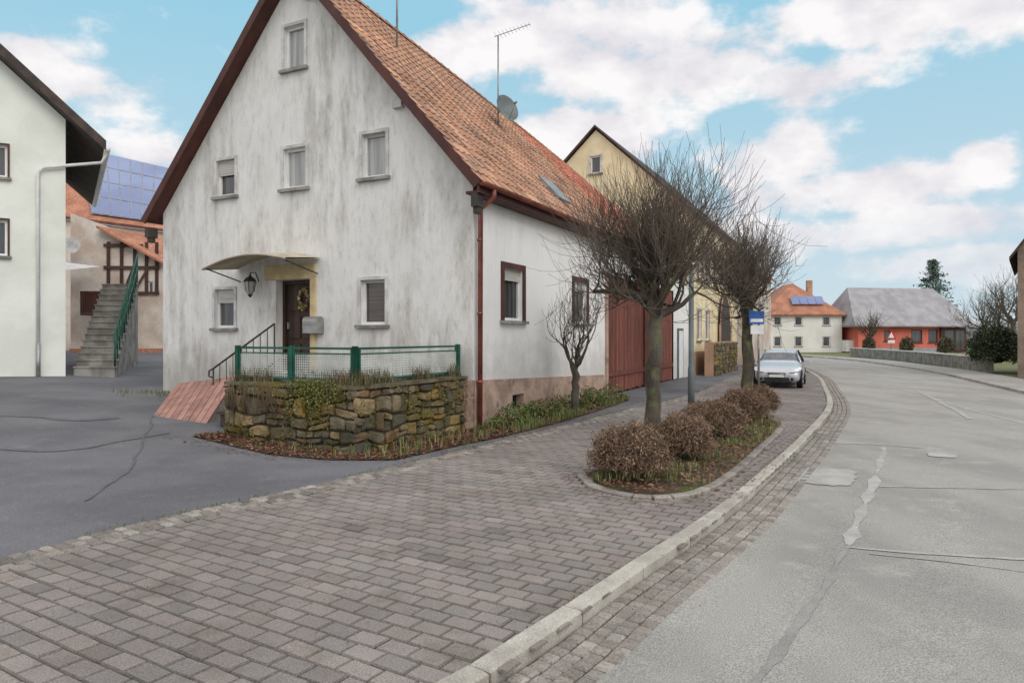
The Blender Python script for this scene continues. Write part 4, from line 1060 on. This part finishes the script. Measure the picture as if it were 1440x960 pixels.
for k in range(16):
    z_=6.0+k*.40; L=(1-k/17)*2.9+.3
    for j in range(8):
        a=R.uniform(0,6.28); L2=L*R.uniform(.6,1.2); tip=Vector((bx+L2*math.cos(a),by+L2*math.sin(a),z_-.25+R.uniform(-.2,.4))); b=Vector((bx,by,z_))
        for q in range(20):
            t=R.uniform(.15,1); p=b.lerp(tip,t)+rv()*.18; e=rv()*.22; f=rv()*.09; kk=R.uniform(.6,1.2)
            pn.face([p-e,p+f,p+e,p-f],0,tuple(v*kk for v in lin((96,116,106))))
pn.tube([(bx,by,0),(bx,by,12.4)],[.3,.04],6,0,lin((80,66,54)))
pn.build('pine_tree',['foliage'],recalc=False)
dm=MB()
for k in range(420):
    X=R.uniform(1000,1500); D=R.uniform(120,190); h=R.uniform(3.5,8)*(.7+.5*noise.noise(Vector((X*.02,0,0)))); x=hx(X,D)
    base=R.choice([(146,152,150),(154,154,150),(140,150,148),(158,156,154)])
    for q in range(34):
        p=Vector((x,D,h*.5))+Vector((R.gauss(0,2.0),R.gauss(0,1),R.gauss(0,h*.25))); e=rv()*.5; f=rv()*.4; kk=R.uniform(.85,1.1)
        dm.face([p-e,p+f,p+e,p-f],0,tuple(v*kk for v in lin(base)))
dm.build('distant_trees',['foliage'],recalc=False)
# ---------------- world ----------------
w=bpy.data.worlds.new('World'); scene.world=w; w.use_nodes=True; n=w.node_tree; bg=n.nodes['Background']
w.cycles.sampling_method='MANUAL'; w.cycles.sample_map_resolution=256
sky=N(n,'ShaderNodeTexSky',sky_type='NISHITA'); sky.sun_disc=False; sky.sun_elevation=math.radians(40); sky.sun_rotation=math.radians(143); sky.air_density=1.0; sky.dust_density=1.5; sky.ozone_density=1.5
tc=N(n,'ShaderNodeTexCoord'); sx=N(n,'ShaderNodeSeparateXYZ'); n.links.new(tc.outputs['Generated'],sx.inputs[0])
def mth(op,a,b=None,c=None):
    x=N(n,'ShaderNodeMath',operation=op)
    for i,v in enumerate((a,b,c)):
        if v is None: continue
        if isinstance(v,(int,float)): x.inputs[i].default_value=v
        else: n.links.new(v,x.inputs[i])
    return x.outputs[0]
az=mth('ARCTAN2',sx.outputs['X'],sx.outputs['Y']); el=mth('ARCSINE',sx.outputs['Z'])
def cn(scale,off=(0,0,0),stz=1.7,detail=6,rough=.56):
    mp=N(n,'ShaderNodeMapping'); mp.inputs['Scale'].default_value=(1,1,stz); mp.inputs['Location'].default_value=off
    n.links.new(tc.outputs['Generated'],mp.inputs['Vector']); t=N(n,'ShaderNodeTexNoise'); t.inputs['Scale'].default_value=scale; t.inputs['Detail'].default_value=detail; t.inputs['Roughness'].default_value=rough
    n.links.new(mp.outputs['Vector'],t.inputs['Vector']); return t.outputs['Fac']
def ae(X,y):
    a=math.atan((X-720)/FPX); return a,math.atan((HY-y)/FPX*math.cos(a))
clouds=[(790,55,200,85),(960,80,130,60),(610,95,130,45),(1240,15,340,62),(1150,108,140,42),(1385,228,85,30),(1215,265,250,40),(1090,225,140,48),(840,190,130,50),(60,110,140,72),(215,215,110,34),(1330,310,210,32),(1120,335,240,30),(1340,370,200,26)]
mx=None
for X,y,rx,ry in clouds:
    a0,e0=ae(X,y); ra=rx/FPX*math.cos(a0)**2; re=ry/FPX*math.cos(a0)
    dx_=mth('MULTIPLY_ADD',az,1/ra,-a0/ra); dy_=mth('MULTIPLY_ADD',el,1/re,-e0/re)
    d=mth('SQRT',mth('MULTIPLY_ADD',dx_,dx_,mth('MULTIPLY',dy_,dy_)))
    b_=mth('SUBTRACT',1.0,d); mx=b_ if mx is None else mth('MAXIMUM',mx,b_)
mx=mth('MAXIMUM',mx,-.7)
n1=cn(9.0)
back=N(n,'ShaderNodeMapRange'); back.inputs['From Min'].default_value=.5; back.inputs['From Max'].default_value=.1; n.links.new(sx.outputs['Y'],back.inputs['Value'])
zen=N(n,'ShaderNodeMapRange'); zen.inputs['From Min'].default_value=.5; zen.inputs['From Max'].default_value=.75; n.links.new(sx.outputs['Z'],zen.inputs['Value'])
bz=mth('MAXIMUM',back.outputs['Result'],zen.outputs['Result'])  # unseen cloud behind and overhead, added and brightened to neutralise the lighting
mx=mth('MAXIMUM',mx,mth('MULTIPLY_ADD',bz,1.7,-1.0))
dens=mth('MULTIPLY_ADD',n1,3.6,mth('ADD',mx,-1.72))
mr=N(n,'ShaderNodeMapRange',interpolation_type='SMOOTHSTEP'); mr.inputs['From Min'].default_value=-.15; mr.inputs['From Max'].default_value=.55; n.links.new(dens,mr.inputs['Value'])
n2=cn(9.0,(0,0,-.06),detail=4); sh=mth('MULTIPLY_ADD',mth('SUBTRACT',n1,n2),2.4,.64)
shr=N(n,'ShaderNodeMapRange'); shr.inputs['From Min'].default_value=.2; shr.inputs['From Max'].default_value=1.0; n.links.new(sh,shr.inputs['Value'])
STR=.12
g=1/STR
ccol=mixc(n,shr.outputs['Result'],tuple(v*g for v in lin((224,222,229))),tuple(v*g*1.0 for v in lin((252,250,250))))
brt=mth('MULTIPLY_ADD',bz,.36,1.0)
ccol=mixc(n,1.0,ccol,brt,'MULTIPLY')
ele=N(n,'ShaderNodeMapRange'); ele.inputs['From Min'].default_value=0.0; ele.inputs['From Max'].default_value=.42; n.links.new(el,ele.inputs['Value'])
grad=mixc(n,ele.outputs['Result'],tuple(v*g for v in lin((210,226,235))),tuple(v*g for v in lin((156,210,232))))
base=mixc(n,.92,sky.outputs[0],grad)
fade=N(n,'ShaderNodeMapRange'); fade.inputs['From Min'].default_value=0.02; fade.inputs['From Max'].default_value=.16; fade.inputs['To Min'].default_value=.35; n.links.new(el,fade.inputs['Value'])
fin=mixc(n,mth('MULTIPLY',mr.outputs['Result'],fade.outputs['Result']),base,ccol)
n.links.new(fin,bg.inputs['Color']); bg.inputs['Strength'].default_value=STR
sun=bpy.data.lights.new('sun','SUN'); sun.energy=1.2; sun.angle=math.radians(35); sun.color=(1,.96,.91); so=bpy.data.objects.new('sun',sun); scene.collection.objects.link(so)
elv=math.radians(40); dv=Vector((.6*math.cos(elv),-.8*math.cos(elv),math.sin(elv))); so.rotation_euler=dv.to_track_quat('Z','Y').to_euler()
cam=bpy.data.cameras.new('camera'); cam.sensor_width=36; cam.lens=36*FPX/1440; cam.shift_y=-(480-HY)/1440; cam.clip_end=4000; cam.clip_start=.05
co=bpy.data.objects.new('camera',cam); scene.collection.objects.link(co); co.location=(0,0,CH); co.rotation_euler=(math.radians(90),0,0); scene.camera=co
scene.view_settings.view_transform='Standard'; scene.view_settings.look='None'; scene.view_settings.exposure=0
